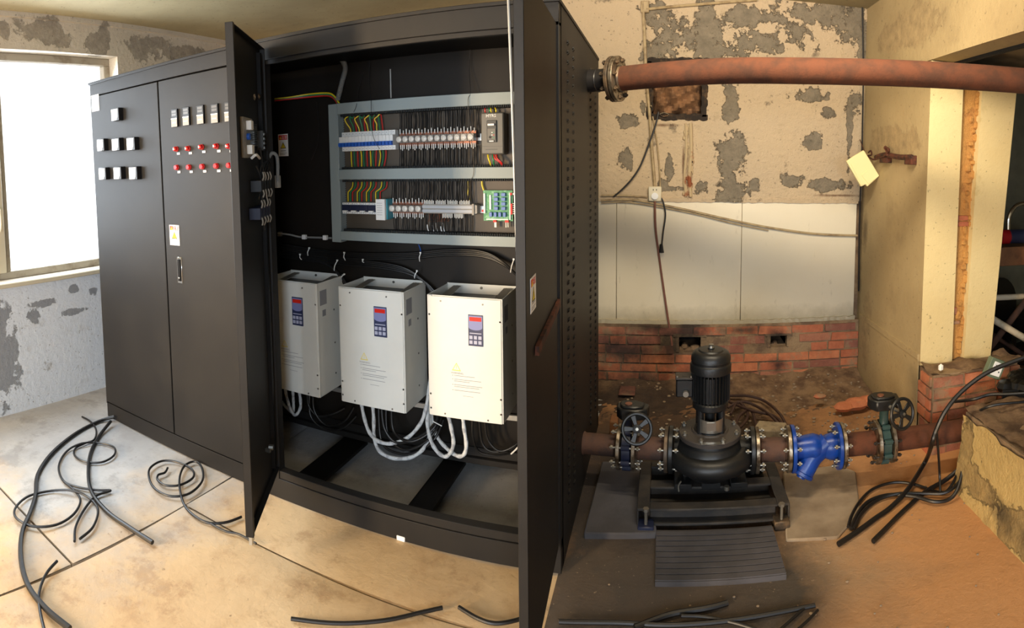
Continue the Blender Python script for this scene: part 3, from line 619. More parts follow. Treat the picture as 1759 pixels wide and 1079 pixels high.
m = MB(); m.box(XL, D + .004, 0, XM - .002, D + .05, .095); m.box(XL, D + .05, 0, XL + .05, YK, .095); m.box(XL, YK - .05, 0, XM, YK, .095); B(m, 'plinth', 'black_coat', cabL, bev=.002)
def leaf(x0, x1, parent, z0=.105, z1=None):
    z1 = z1 or ZT - .092; mb = MB(); mb.box(x0, D - .004, z0, x1, D + .022, z1); return B(mb, 'door', 'black_coat', parent, bev=.003)
dl1 = leaf(XL + .012, XS - .004, cabL); dl2 = leaf(XS + .004, XM - .012, cabL)
a = at(149, 167, D); b = at(170, 190, D)
m = MB(); m.box(XL + .022, D - .006, b.z, b.x + .012, D - .004, a.z); B(m, 'blank_plate', 'paper', dl1, label='blank white plate at the top left corner of the door')
a = at(292, 386, D); b = at(310, 422, D); m = MB()
warn_sticker(m, Vector(((a.x + b.x) / 2, D - .0045, (a.z + b.z) / 2)), (1, 0, 0), (0, 0, 1), b.x - a.x, a.z - b.z, (0, -1, 0)); B(m, 'warning_sticker', STK, dl2, flat=True, label='white warning sticker with red band and yellow triangle')
a = at(305, 441, D); b = at(315, 487, D); m = MB(); m.box(a.x, D - .007, b.z, b.x, D - .003, a.z, 0); m.box(a.x + .008, D - .012, b.z + .012, b.x - .008, D - .006, a.z - .012, 1); m.cyl(((a.x + b.x) / 2, D - .016, b.z + .03), ((a.x + b.x) / 2, D - .006, b.z + .03), .006, 10, 0)
B(m, 'lever_lock', ['chrome', 'black_in'], dl2, bev=.0015, label='chrome plate lock with recessed lever')
m = MB(); m.cyl((XM - .55, D + .25, ZT), (XM - .55, D + .25, ZT + .02), .012, 8); B(m, 'eye_bolt', 'screw', cabL)
# right cabinet, open
cabR = cabL
m = MB(); m.box(XR - .006, D + .03, .0, XR, YK, ZT - .01); sp = B(m, 'side_panel', 'black_coat', cabR, bev=.002)
# columns of pressed louvres on the outer side panel
m = MB()
for Y0 in (2.30, 2.44, 3.02, 3.24):
    for k in range(50):
        z = .18 + k * .0385; m.poly([(XR - .001, Y0, z), (XR - .001, Y0 + .032, z), (XR + .007, Y0 + .026, z + .008), (XR + .007, Y0 + .006, z + .008)], (0, 0, .003)); m.poly([(XR, Y0, z + .011), (XR + .007, Y0 + .006, z + .011), (XR + .007, Y0 + .026, z + .011), (XR, Y0 + .032, z + .011)], (0, 0, .007))
B(m, 'louvre_rows', 'black_coat', sp, kind='stuff', flat=True)
m = MB(); m.box(XM - .001, D, .095, -1.722, D + .05, ZT - .08); m.box(-.455, D, .095, XR, D + .05, ZT - .08); m.box(XM - .001, D, ZT - .095, XR, D + .05, ZT - .004); m.box(-1.722, D + .012, ZT - .115, -.455, D + .03, ZT - .09)
B(m, 'front_frame', 'black_coat', cabR, bev=.002)
m = MB(); m.box(XM - .0005, D - .008, ZT - .012, XR + .004, YK, ZT + .004); B(m, 'top_panel', 'black_coat', cabR, bev=.002)
m = MB(); m.box(XM - .001, D, 0, XR, D + .055, .098, 0); m.box(XM + .01, D + .006, .098, XR, D + .05, .135, 0); m.box(XM, YK - .05, 0, XR, YK, .1, 0); B(m, 'plinth', 'black_coat', cabR, bev=.002)
m = MB(); m.box(-1.70, D + .05, .055, -1.56, YP, .075); B(m, 'floor_rail', 'black_in', cabR)
p0 = atz(712, 868, .07); m = MB(); m.box(-1.10, D + .05, .055, -.985, YP, .075); m.box(-1.10, D + .05, .02, -1.095, YP, .075); B(m, 'floor_rail', 'black_in', cabR)
K['plate'] = pm('dark mounting plate', (30, 26, 22), .5, 0, (24, 21, 18), 2, .4, .7); K['plate'].node_tree.nodes['Principled BSDF'].inputs['Specular IOR Level'].default_value = .2
m = MB(); m.box(-2.60, YP, .10, XR - .01, YP + .004, ZT - .03); B(m, 'mounting_plate', K['plate'], cabR)
m = MB(); m.box(-2.60, YP - .035, .085, XR - .01, YP + .02, .115); m.box(-2.60, YP - .012, .115, XR - .01, YP, .16); B(m, 'rear_rail', 'black_coat', cabR, bev=.002)
m = MB(); m.box(-2.60, D + .05, ZT - .05, XR - .01, YK, ZT - .03); B(m, 'roof_lining', 'black_in', cabR)
m = MB(); m.box(XL + .02, YK - .03, .1, XR - .01, YK - .01, ZT - .03); B(m, 'back_panel', 'black_in', cabR)
m = MB(); m.box(at(560, 668, 2.69).x, 2.685, .335, XR - .02, 2.70, .36); B(m, 'drive_rail', 'rod_grey', cabR)
for sx in (-1.0, ):
    m = MB(); m.cyl((sx, D + .25, ZT), (sx, D + .25, ZT + .018), .012, 8); B(m, 'eye_bolt', 'white_pl', cabR)
# left leaf swung out: a frame of its own, u from hinge to free edge
H0 = Vector((-1.728, 2.112, 0)); U = Vector((.245, -.495, 0)).normalized(); NI = Vector((-U.y, U.x, 0)); NI = NI if NI.x > 0 else -NI; LW = .545
Z0, Z1 = .165, 2.155
def dbox(mb, u0, u1, n0, n1, z0, z1, mi=0):
    c = H0 + U * (u0 + u1) / 2 + NI * (n0 + n1) / 2 + Vector((0, 0, (z0 + z1) / 2)); return mb.obox(c, U * abs(u1 - u0) / 2, NI * abs(n1 - n0) / 2, Vector((0, 0, abs(z1 - z0) / 2)), mi)
m = MB(); dbox(m, 0, LW, -.004, 0, Z0, Z1); dbox(m, LW - .004, LW, -.004, .028, Z0, Z1); dbox(m, LW - .018, LW - .004, .024, .028, Z0, Z1); dbox(m, 0, .004, 0, .024, Z0, Z1); dbox(m, 0, LW, 0, .024, Z1 - .004, Z1); dbox(m, 0, LW, 0, .024, Z0, Z0 + .004)
dR1 = B(m, 'door', 'black_coat', cabR, bev=.0015, label='left door leaf swung out, seen edge on')
m = MB(); dbox(m, .045, .075, 0, .018, Z0 + .03, Z1 - .03); dbox(m, LW - .075, LW - .045, 0, .01, Z0 + .03, Z1 - .03); B(m, 'stiffener', 'black_in', dR1)
def donp(px, py, n=.0): return atp(px, py, H0 + NI * n, NI)
for px, py in ((437, 167), (445, 166)):
    p = donp(px, py, .02); m = MB(); m.tube([p + U * .011 * math.cos(a) + Vector((0, 0, .011 * math.sin(a))) for a in [k * PI / 4 for k in range(8)]], .003, 6, True, sm=2); B(m, 'gland_ring', 'flange', dR1)
p = donp(462, 768, .03); m = MB(); m.cyl(p, p + NI * .02, .012, 8); m.box(p.x - .012, p.y - .012, p.z - .02, p.x + .012, p.y, p.z - .005); B(m, 'latch', 'screw', dR1)
m = MB(); q = H0 + U * (LW - .05) + Vector((0, 0, .14)); m.obox(q + NI * .006, U * .02, NI * .006, Vector((0, 0, .025))); B(m, 'bolt_foot', 'rod_grey', dR1)
# right leaf swung out past ninety degrees, outer face towards the pumps
G0 = Vector((-.392, 2.108, 0)); GU = (Vector((-.364, 1.50, 0)) - G0).normalized(); GN = Vector((-GU.y, GU.x, 0)); GN = GN if GN.x > 0 else -GN; GW = .61; GZ0, GZ1 = .12, 2.11
def gbox(mb, u0, u1, n0, n1, z0, z1, mi=0):
    c = G0 + GU * (u0 + u1) / 2 + GN * (n0 + n1) / 2 + Vector((0, 0, (z0 + z1) / 2)); return mb.obox(c, GU * abs(u1 - u0) / 2, GN * abs(n1 - n0) / 2, Vector((0, 0, abs(z1 - z0) / 2)), mi)
m = MB(); gbox(m, 0, GW, -.003, 0, GZ0, GZ1); gbox(m, GW - .004, GW, -.028, 0, GZ0, GZ1); gbox(m, 0, .004, -.024, 0, GZ0, GZ1); gbox(m, 0, GW, -.024, 0, GZ1 - .004, GZ1); gbox(m, 0, GW, -.024, 0, GZ0, GZ0 + .004)
dR2 = B(m, 'door', 'black_coat', cabR, bev=.0015, label='right door leaf swung out towards the camera')
c = atp(915, 504, G0, GN) + GN * .001; m = MB(); warn_sticker(m, c, -GU, (0, 0, 1), .085, .10, GN); B(m, 'warning_sticker', STK, dR2, flat=True, label='warning sticker seen at a grazing angle')
rx = [at(873, 0, 1.60), at(878, 120, 1.60), at(884, 300, 1.60), at(893, 590, 1.60), at(903, 900, 1.60)]
m = MB(); m.tube([(rx[0].x, 1.60, 2.08)] + rx[1:] + [(rx[4].x, 1.60, .16)], .0045, 8); B(m, 'locking_rod', 'rod_grey', dR2)
m = MB(); p = rx[3] + Vector((.004, 0, 0)); m.box(p.x - .008, 1.585, p.z - .02, p.x + .03, 1.60, p.z + .02); m.cyl(p + Vector((0, -.02, .012)), p + Vector((0, .0, .012)), .006, 8); m.cyl(p + Vector((0, -.02, -.012)), p + Vector((0, .0, -.012)), .006, 8); B(m, 'rod_latch', 'screw', dR2)
m = MB(); gbox(m, .05, .09, .0, .006, .93, .97); a_ = atp(958, 578, G0, GN)
dlz = atp(925, 583, G0, GN).z
m = MB(); m.obox(G0 + GU * .25 + GN * .008 + Vector((0, 0, dlz)), GU * .24 + Vector((0, 0, -.012)), GN * .006, Vector((0, 0, .014))); B(m, 'door_stay', 'rust_iron', dR2, label='rusty flat bar lying across the door as a stay')
# ---- meters on the closed left door
def meter(cx, cz):
    t_ = thing('panel_meter', None, 'meter', (cx, D - .004, cz)); w = .038
    mb = MB(); mb.box(-w, -.034, -w, w, 0, w); B(mb, 'case', 'meter_blk', t_, local=True, bev=.002)
    mb = MB(); mb.poly([(-w + .003, -.0345, w - .006), (-w + .003, -.0345, -w + .003), (w - .024, -.0345, -w + .003), (w - .011, -.0345, -w + .026), (w - .011, -.0345, w - .006)], (0, -.001, 0))
    face = B(mb, 'dial', 'paper', t_, local=True, flat=True)
    mb = MB(); A = [(-.026 + .036 * math.sin(a), -.0358, -.022 + .040 * math.cos(a)) for a in [k * PI / 16 for k in range(9)]]
    for p, q in zip(A, A[1:]): mb.tube([p, q], .0005, 4, sm=1)
    mb.tube([(-.024, -.036, -.018), (.004, -.036, .012)], .0006, 4, sm=1); mb.box(-.022, -.0358, -.028, -.002, -.0356, -.025)
    B(mb, 'scale', 'ink_grey', face, local=True); return t_
mt = [(206, 197), (181, 249), (207, 248), (233, 247), (184, 298), (210, 297), (237, 297)]
ml = ['single square meter alone in the top row on the left cabinet door', 'left meter of the middle row on the closed cabinet door', 'centre meter of the middle row on the closed cabinet door', 'right meter of the middle row on the closed cabinet door',
      'left meter of the bottom row on the closed cabinet door', 'centre meter of the bottom row on the closed cabinet door', 'right meter of the bottom row on the closed cabinet door']
for (px, py), l in zip(mt, ml):
    p = at(px, py, D); o = meter(p.x, p.z); tag(o, 'white-faced ' + l if not l.startswith('single') else l, None, 'white-faced panel meters')
# ---- temperature controllers, indicator lamps
cpx = [(302.5, 203), (322.5, 200), (347, 197), (371.5, 195), (395, 192)]
for i, (px, py) in enumerate(cpx):
    p = at(px, py, D); t_ = thing('panel_controller', 'slim black and grey digital controller, %s from the left over the red lamps' % ORD[i] if i < 4 else 'slim digital controller half hidden behind the swung-out door edge', 'controller', (p.x, D - .004, p.z), 'slim digital controllers')
    w, h = .024, .048
    m = MB(); m.box(-w, -.010, -h, w, 0, h); B(m, 'case', 'meter_blk', t_, local=True, bev=.0015)
    m = MB(); m.box(-w + .006, -.0112, h - .020, w - .006, -.010, h - .008); m.box(-w + .006, -.0112, h - .036, w - .006, -.010, h - .024); B(m, 'digit_window', 'disp_grey', t_, local=True)
    m = MB(); m.box(-w + .001, -.0125, -h + .001, w - .001, -.010, -.002); B(m, 'key_panel', 'ctl_grey', t_, local=True)
    m = MB(); m.box(-w + .001, -.0135, -.006, w - .001, -.0125, -.001); B(m, 'trim_strip', 'white_pl', t_, local=True)
    m = MB()
    for k in range(3): m.box(-.014 + k * .011, -.0145, -.028, -.006 + k * .011, -.0125, -.023)
    B(m, 'key', 'paper', t_, local=True)
for row, (name, pts, nm2) in enumerate((('warning_lamp', [(305, 256), (325.5, 255), (348.5, 252.5), (374, 251), (395.5, 251)], 'upper'), ('push_button', [(306, 287.5), (327, 287), (350, 286), (374, 285), (396, 284)], 'lower'))):
    for i, (px, py) in enumerate(pts):
        p = at(px, py, D)
        lab = ('%s domed red signal lamp from the left in the upper row' if row == 0 else '%s flat bright red push button from the left in the lower row') % ORD[i]
        if i == 4: lab = ('red signal lamp peeping out behind the swung-out door edge' if row == 0 else 'red push button peeping out behind the swung-out door edge')
        t_ = thing(name, lab, 'lamp' if row == 0 else 'button', (p.x, D - .004, p.z), 'red signal lamps' if row == 0 else 'red push buttons'); r = .0145
        m = MB(); m.lathe([(r, 0), (r, .006), (r - .002, .008)], (0, 0, 0), (0, -1, 0), 18); B(m, 'bezel', 'red_w', t_, local=True)
        m = MB()
        if row == 0: m.lathe([(r - .002, .004), (r - .002, .016), (r - .004, .022), (.004, .025), (0, .0255)], (0, 0, 0), (0, -1, 0), 18)
        else: m.lathe([(r - .002, .004), (r - .002, .017), (r - .004, .019), (0, .019)], (0, 0, 0), (0, -1, 0), 18)
        B(m, 'lens', 'lamp_red' if row == 0 else 'lamp_bright', t_, local=True)
        if row == 0:
            m = MB(); m.box(-.005, -.0262, -.004, -.001, -.0256, .006); m.box(.001, -.0262, -.004, .004, -.0256, .003); B(m, 'glint_mark', 'paper', t_, local=True)
        m = MB(); m.box(.001, -.003, -.031, .023, 0, -.020); B(m, 'name_tag', 'paper', t_, local=True)
# ---- trunking frame
YF = 2.655
def bar(nm, x0, z0, x1, z1, lab):
    mb = MB(); mb.box(x0, YF, z0, x1, YP - .002, z1); o = B(mb, nm, 'duct', bev=.002); return tag(o, lab, 'trunking', 'grey trunking frame')
bar('cable_trunking', -1.712, 1.188, -1.655, 1.932, 'vertical grey cable trunking at the left of the wiring field')
bar('cable_trunking', -1.655, 1.875, -.64, 1.934, 'top horizontal grey cable trunking of the wiring field')
bar('cable_trunking', -1.655, 1.527, -.64, 1.582, 'middle horizontal grey cable trunking between the device rows')
bar('cable_trunking', -1.655, 1.200, -.64, 1.250, 'bottom horizontal grey cable trunking under the device rows')
m = MB(); 
for zz0, zz1 in ((1.255, 1.52), (1.587, 1.87)):
    n = int((zz1 - zz0) / .0125)
    for k in range(n): z = zz0 + k * .0125; m.box(-1.656, YF + .004, z, -1.652, YP - .004, z + .0075); 
    m.box(-1.655, YF + .001, zz0, -1.651, YF + .006, zz1)
tag(B(m, 'trunking_fingers', 'duct'), 'slotted fingers along the inner side of the vertical trunking', 'trunking', kind='stuff')
m = MB()
for zz0, zz1, x0 in ((1.25, 1.262, -1.64), (1.515, 1.527, -1.64), (1.582, 1.594, -1.64), (1.863, 1.875, -1.64)):
    for k in range(110): x = x0 + k * .009; m.box(x, YF + .006, zz0, x + .004, YP - .01, zz1)
tag(B(m, 'trunking_fingers', 'dark_slot'), 'dark slots along the edges of the horizontal trunkings', 'trunking', kind='stuff')
m = MB(); m.box(-1.652, YP - .0035, 1.25, -.62, YP - .001, 1.88); tag(B(m, 'warm_lit_sheet', pm('plate tone with warm light', (78, 69, 58), .55, 0, (66, 59, 50), 3, .4, .7)), 'added brown-grey sheet between the trunkings, warm light on the plate in its colour', 'panel')  # added sheet, its brown tone paints the warm light on the mounting plate
# ---- coloured wires
YQ = 2.70
CW = {'yellow': 'yellow_w', 'green': 'green_w', 'red': 'red_w'}; cseq = ['yellow', 'green', 'red'] * 4
def wire(path, mat, lab, grp, r=.0030, cat='wire', name='wire', n=6, sm=5): mb = MB(); mb.tube(path, r, n, sm=sm); return tag(B(mb, name, mat), lab, cat, grp)
def W(px, py, Y=YQ): return at(px, py, Y)
for i, c in enumerate(cseq):
    g = i // 3; k = i % 3; xb = 603 + i * 5.05; xt = 594 + g * 17 + k * 7.5; YY = YQ - .012 + .004 * k
    if k == 0: path = [W(xt + 8, 195, YY), W(xt + 4, 199.5, YY - .004), W(xt - 1.5, 205, YY - .008), W(xt + 2, 213, YY - .006), W(xb - 1.5, 221, YY), W(xb, 230, YY)]
    elif k == 1: path = [W(xt + 10, 194, YY), W(xt + 4, 203, YY), W(xt - 1, 199, YY - .006), W(xt + .5, 207, YY - .006), W(xb - 1.5, 217, YY), W(xb, 230, YY)]
    else: path = [W(xt - 1, 194, YY), W(xt, 203, YY), W(xb - 2, 214, YY), W(xb, 230, YY)]
    if i >= 10: path = [W(xb - 5, 193, YY), W(xb - 3, 205, YY), W(xb, 230, YY)]
    wire(path, CW[c], '%s wire entering the top of the upper breaker row, %s wire from the left' % (c, ORD[i]), 'coloured wires over the upper breakers', .0033)
for i, c in enumerate(cseq):
    xb = 603.5 + i * 5.4; jg = random.uniform(-1.5, 1.5)
    path = [W(xb, 257), W(xb + jg, 270), W(xb + (1.5 if i < 8 else -1.5 - (i - 8)), 293)]
    wire(path, CW[c], '%s wire below the upper breaker row, %s wire from the left' % (c, ORD[i]), 'coloured wires below the upper breakers', .0032)
for i, c in enumerate(cseq):
    g = i // 3; k = i % 3; xt = 606 + g * 15.5 + k * 4.6 + (3 if g == 3 else 0); xb = 598 + g * 15.8 + k * 3.9
    path = [W(xt, 309), W(xt, 318), W(xt - 2.5, 324), W(xb + 1, 329), W(xb, 332), W(xb, 346)]
    wire(path, CW[c], '%s wire dropping to the lower breaker row, %s wire from the left' % (c, ORD[i]), 'coloured wires over the lower breakers', .0030)
# ---- black control wiring (too many and too tangled to count)
def curtain(name, x0, x1, y0f, y1f, n, lab, mats=('black_w',)):
    mb = MB(); rnd = random.Random(int(x0 * 7 + y0f(x0)))
    for k in range(n):
        x = x0 + (x1 - x0) * (k + rnd.random()) / n; dx = rnd.uniform(-3, 3); YY = YQ + rnd.uniform(-.012, .006); a_, b_ = y0f(x), y1f(x)
        mb.tube([W(x + dx * .2, a_, YY), W(x + dx, a_ + (b_ - a_) * .35, YY - .004), W(x + dx * .6, a_ + (b_ - a_) * .7, YY - .003), W(x, b_, YY)], .0021, 5, sm=3)
    return tag(B(mb, name, mats[0]), lab, 'wiring', kind='stuff')
curtain('black_wiring', 685, 825, lambda x: 192 - (x - 685) * .10, lambda x: 236, 62, 'curtain of black wires above the upper relay row')
curtain('black_wiring', 685, 825, lambda x: 250, lambda x: 291, 62, 'curtain of black wires below the upper relay row')
curtain('black_wiring', 672, 812, lambda x: 308, lambda x: 347, 58, 'curtain of black wires above the lower relays and terminals')
curtain('black_wiring', 676, 812, lambda x: 366, lambda x: 399 + (x - 676) * .04, 46, 'curtain of black wires below the lower relays and terminals')
# ---- upper row: sixteen breaker poles
xa = W(592.5, 240).x; xb_ = W(684, 240).x; n = 16; bw = (xb_ - xa) / n; zc = W(640, 242).z; hgt = W(640, 226).z - W(640, 259).z
m = MB(); m.box(xa - .03, YP - .012, zc - .017, -.86, YP - .002, zc + .017); tag(B(m, 'din_rail', 'rod_grey'), 'metal mounting rail carrying the upper row of breakers and relays', 'rail')
proto = None
for i in range(n):
    loc = (xa + bw * (i + .5), YP - .012, zc); lab = 'white breaker pole with blue toggle, %s from the left in the upper row' % ORD[i]
    if proto is None:
        proto = thing('circuit_breaker', lab, 'breaker', loc, 'white breaker poles in the upper row'); w = bw / 2 - .0004; h = hgt / 2
        m = MB(); m.box(-w, -.040, -h, w, 0, h, 0); m.box(-w, -.070, -h * .56, w, -.04, h * .50, 0); B(m, 'case', 'white_pl', proto, local=True, bev=.0008)
        m = MB(); m.box(-w * .8, -.082, -h * .50, w * .8, -.066, -h * .16); m.box(-w * .97, -.072, -h * .56, w * .97, -.068, -h * .12); B(m, 'toggle', 'blue_tog', proto, local=True)
        m = MB(); m.cyl((0, -.0415, h * .8), (0, -.04, h * .8), .0022, 8); m.cyl((0, -.0415, -h * .8), (0, -.04, -h * .8), .0022, 8); B(m, 'terminal_screw', 'ink_grey', proto, local=True)
    else: dup(proto, loc, lab)
# ---- relays
def relay_row(x0, x1, n, zc_, hh, labf, grp):
    pr = None; bw_ = (x1 - x0) / n
    for i in range(n):
        loc = (x0 + bw_ * (i + .5), YP - .012, zc_)
        if pr is None:
            pr = thing('plug_in_relay', labf(i), 'relay', loc, grp); w = bw_ / 2 - .001
            m = MB(); m.box(-w, -.022, -hh, w, 0, hh); B(m, 'socket', 'copper', pr, local=True, bev=.001)
            m = MB(); m.box(-w, -.062, -hh * .52, w, -.022, hh * .52); B(m, 'case', 'relay', pr, local=True, bev=.001)
            m = MB(); m.lathe([(w * .86, 0), (w * .86, .003), (w * .6, .005), (0, .0055)], (0, -.062, 0), (0, -1, 0), 16); B(m, 'top_lens', 'relay_lens', pr, local=True)
            m = MB()
            for dx, dz, L in ((-w * .6, 1, .020), (w * .5, 1, .013), (-w * .5, -1, .016), (w * .1, -1, .022), (w * .7, -1, .014)):
                m.cyl((dx, -.026, dz * hh * .8), (dx + .001, -.028, dz * (hh * .8 + L + .006)), .0024, 6)
            B(m, 'wire_markers', 'paper', pr, local=True, kind='stuff')
        else: dup(pr, loc, labf(i))
relay_row(W(688, 240).x, W(820, 240).x, 12, W(750, 238).z, .034, lambda i: 'round-topped plug-in relay, %s from the left in the upper row' % ORD[i], 'relays in the upper row')
zr = W(700, 357).z
relay_row(W(676, 357).x, W(731, 357).x, 5, zr, .032, lambda i: 'round-topped plug-in relay, %s from the left in the lower row' % ORD[i], 'relays in the lower row')
# ---- moulded case breaker
a = W(826, 194, 2.64); b = W(866, 265, 2.64); bx = thing('moulded_case_breaker', 'large dark grey moulded breaker at the right of the upper row', 'breaker', ((a.x + b.x) / 2, YP, (a.z + b.z) / 2)); w = (b.x - a.x) / 2; h = (a.z - b.z) / 2
m = MB(); m.box(-w, -.085, -h, w, 0, h); B(m, 'case', 'mccb', bx, local=True, bev=.006)
m = MB(); m.box(-w * .42, -.094, -h * .42, w * .42, -.085, h * .62); B(m, 'toggle_plate', 'mccb_d', bx, local=True, bev=.002)
m = MB(); m.box(-w * .3, -.104, h * .36, w * .28, -.094, h * .46); m.box(-w * .2, -.1, -h * .4, w * .2, -.094, -h * .34); B(m, 'toggle', 'white_pl', bx, local=True, bev=.001)
m = MB(); m.box(-w * .34, -.097, -h * .30, w * .34, -.094, h * .22, 0); m.cyl((-w * .12, -.1, -h * .18), (-w * .12, -.097, -h * .18), .006, 10, 1); m.box(0, -.0975, h * .02, w * .1, -.097, h * .06, 2); m.box(w * .14, -.0975, h * .02, w * .24, -.097, h * .06, 3); m.box(0, -.0975, -h * .1, w * .1, -.097, -h * .06, 2)
m.box(w * .14, -.0975, -h * .1, w * .24, -.097, -h * .06, 4); m.box(w * .12, -.0975, -h * .24, w * .22, -.097, -h * .18, 3)
B(m, 'trip_panel', ['mccb', 'ink', 'paper', 'green_w', 'red_w'], bx, local=True)
m = MB(); add_text(m, 'HYRS', .021, Vector((-.005, -.0856, h * .84)), (1, 0, 0), (0, 0, 1)); B(m, 'maker_mark', 'paper', bx, local=True, flat=True)
m = MB(); m.box(-w, -.0858, -h * .62, w, -.085, -h * .605); m.box(-w * .6, -.0858, -h * .78, w * .45, -.085, -h * .75); B(m, 'lower_cover_line', 'mccb_d', bx, local=True)
for i, (px, mt_) in enumerate(((834, 'red'), (839, 'green'), (844, 'yellow'), (850, 'yellow'))):
    wire([W(px, 184, 2.69), W(px + (2 if i % 2 else -1), 189, 2.66), W(px + 1, 196, 2.67)], CW[mt_], '%s wire into the top of the grey moulded breaker, %s from the left' % (mt_, ORD[i]), 'wires over the moulded breaker', .0036)
for i, (px, qx, mt_) in enumerate(((838, 842, 'yellow'), (846, 848, 'green'), (849, 860, 'red'), (853, 862, 'red'))):
    wire([W(px, 263, 2.67), W(px + 1, 272, 2.655), W(qx, 280, 2.66), W(qx + 1, 288, 2.68)], CW[mt_], '%s wire leaving the bottom of the grey moulded breaker, %s from the left' % (mt_, ORD[i]), 'wires below the moulded breaker', .0042)
# ---- lower row: dark blue breakers, power module, terminal strip, relay board
xa = W(594, 355).x; xb_ = W(653, 355).x; bw = (xb_ - xa) / 4; zl = W(620, 357).z
m = MB(); m.box(xa - .02, YP - .012, zl - .017, -.86, YP - .002, zl + .017); tag(B(m, 'din_rail', 'rod_grey'), 'metal mounting rail carrying the lower row of devices', 'rail')
for i in range(4):
    t_ = thing('motor_breaker', 'dark blue three-pole breaker, %s from the left in the lower row' % ORD[i], 'breaker', (xa + bw * (i + .5), YP - .012, zl), 'dark blue breakers in the lower row'); w = bw / 2 - .0006; h = .030
    m = MB(); m.box(-w, -.050, -h * .6, w, 0, h * .6); B(m, 'case', 'navy_br', t_, local=True, bev=.001)
    m = MB(); m.box(-w, -.044, h * .6, w, 0, h); m.box(-w, -.044, -h, w, 0, -h * .6); B(m, 'terminal_cover', 'white_pl', t_, local=True, bev=.001)
    m = MB(); m.box(-w * .62, -.062, -h * .62, w * .45, -.05, -h * .36); B(m, 'toggle', 'white_pl', t_, local=True)
    m = MB()
    for k in range(3):
        for s_ in (-1, 1): m.cyl((-w * .6 + k * w * .55, -.046, s_ * h * .8), (-w * .6 + k * w * .55, -.044, s_ * h * .8), .0022, 8)
    B(m, 'terminal_screw', 'ink_grey', t_, local=True)
a = W(652.5, 341, 2.655); b = W(669, 377, 2.655); t_ = thing('power_supply', 'white and cyan power supply block between lower breakers and relays', 'power supply', ((a.x + b.x) / 2, YP - .01, (a.z + b.z) / 2)); w = (b.x - a.x) / 2; h = (a.z - b.z) / 2
m = MB(); m.box(-w, -.105, -h, w, -.085, h); B(m, 'front_cover', 'white_pl', t_, local=True, bev=.002)
m = MB(); m.box(-w * .9, -.085, -h * .96, w + .004, 0, h * .96); B(m, 'housing', 'cyan', t_, local=True, bev=.002)
m = MB()
for k in range(6): m.box(-w * .7, -.1055, h * .6 - k * h * .22, w * .45, -.105, h * .62 - k * h * .22 + .001)
B(m, 'rating_print', 'ink_grey', t_, local=True)
a = W(731, 357); b = W(822, 357); m = MB(); t_ = thing('terminal_strip', 'long grey terminal strip with white marker tags in the lower row', 'terminal strip', ((a.x + b.x) / 2, YP - .012, zr)); w = (b.x - a.x) / 2
m = MB(); m.box(-w, -.045, -.023, w, 0, .023); B(m, 'block', 'ctl_grey', t_, local=True, bev=.001)
m = MB(); m.box(-w, -.050, -.017, w - .02, -.045, -.003); m.box(-w, -.050, .003, w - .02, -.045, .017); B(m, 'cover_strip', pm('bluish grey plastic', (168, 174, 182), .4), t_, local=True)
m = MB(); m.box(w - .018, -.055, -.027, w - .008, 0, .027); m.box(w - .004, -.05, -.02, w + .006, 0, .02); B(m, 'end_stop', 'ctl_grey', t_, local=True)
m = MB()
for k in range(36):
    x = -w + .006 + k * (2 * w - .03) / 36
    if k % 9 != 8: m.box(x, -.04, .022, x + .0028, -.034, .044 - .004 * (k % 2))
for k in range(14, 30):
    if k != 22: x = -w + .006 + k * (2 * w - .03) / 36; m.box(x, -.04, -.046 + .003 * (k % 2), x + .0028, -.034, -.022)
B(m, 'wire_markers', 'paper', t_, local=True, kind='stuff')
m = MB()
for k in range(12): p = W(737 + k * 3, 366); m.tube([p, W(738 + k * 3 + (k % 3), 374), W(736 + k * 3, 381)], .0018, 5, sm=3)
tag(B(m, 'dark_red_wiring', 'copper'), 'short dark red wires under the left half of the terminal strip', 'wiring', kind='stuff')
for i, (px, py, h_) in enumerate(((734, 386, 14), (743, 387, 13), (749, 383, 17), (757, 389, 11), (761, 383, 17))):
    wire([W(px, py), W(px + .8, py + h_ * .5), W(px + 3.2, py + h_)], 'white_pl', 'short curved white wire over the bottom trunking, %s from the left' % ORD[i], 'short white wires', .0028)
a = W(830, 327, 2.685); b = W(881, 380, 2.685); t_ = thing('relay_board', 'green relay circuit board with blue relays at the right of the lower row', 'circuit board', ((a.x + b.x) / 2, YP - .02, (a.z + b.z) / 2)); w = (b.x - a.x) / 2; h = (a.z - b.z) / 2
m = MB(); m.box(-w, -.014, -h, w, -.011, h); B(m, 'board', 'pcb', t_, local=True)
for r_ in range(4):
    for c_ in range(2):
        m = MB(); x = -w * .22 + c_ * w * .50; z = h * .76 - r_ * h * .30; m.box(x, -.030, z - .010, x + .020, -.014, z + .006); B(m, 'relay', 'relay_blue', t_, local=True, bev=.0008)
for c_ in range(4):
    m = MB(); x = -w * .55 + c_ * w * .31; m.box(x, -.030, -h * .72, x + .014, -.014, -h * .42); B(m, 'relay', 'relay_blue', t_, local=True, bev=.0008)
m = MB(); m.box(-w * .56, -.022, -h * .25, -w * .44, -.014, h * .7); m.box(-w * .95, -.024, -h * .5, -w * .84, -.014, h * .8); m.box(w * .80, -.024, -h * .9, w * .88, -.014, h * .85); m.box(-w * .8, -.018, -h * .93, w * .7, -.014, -h * .86); B(m, 'terminal_block', 'white_pl', t_, local=True)
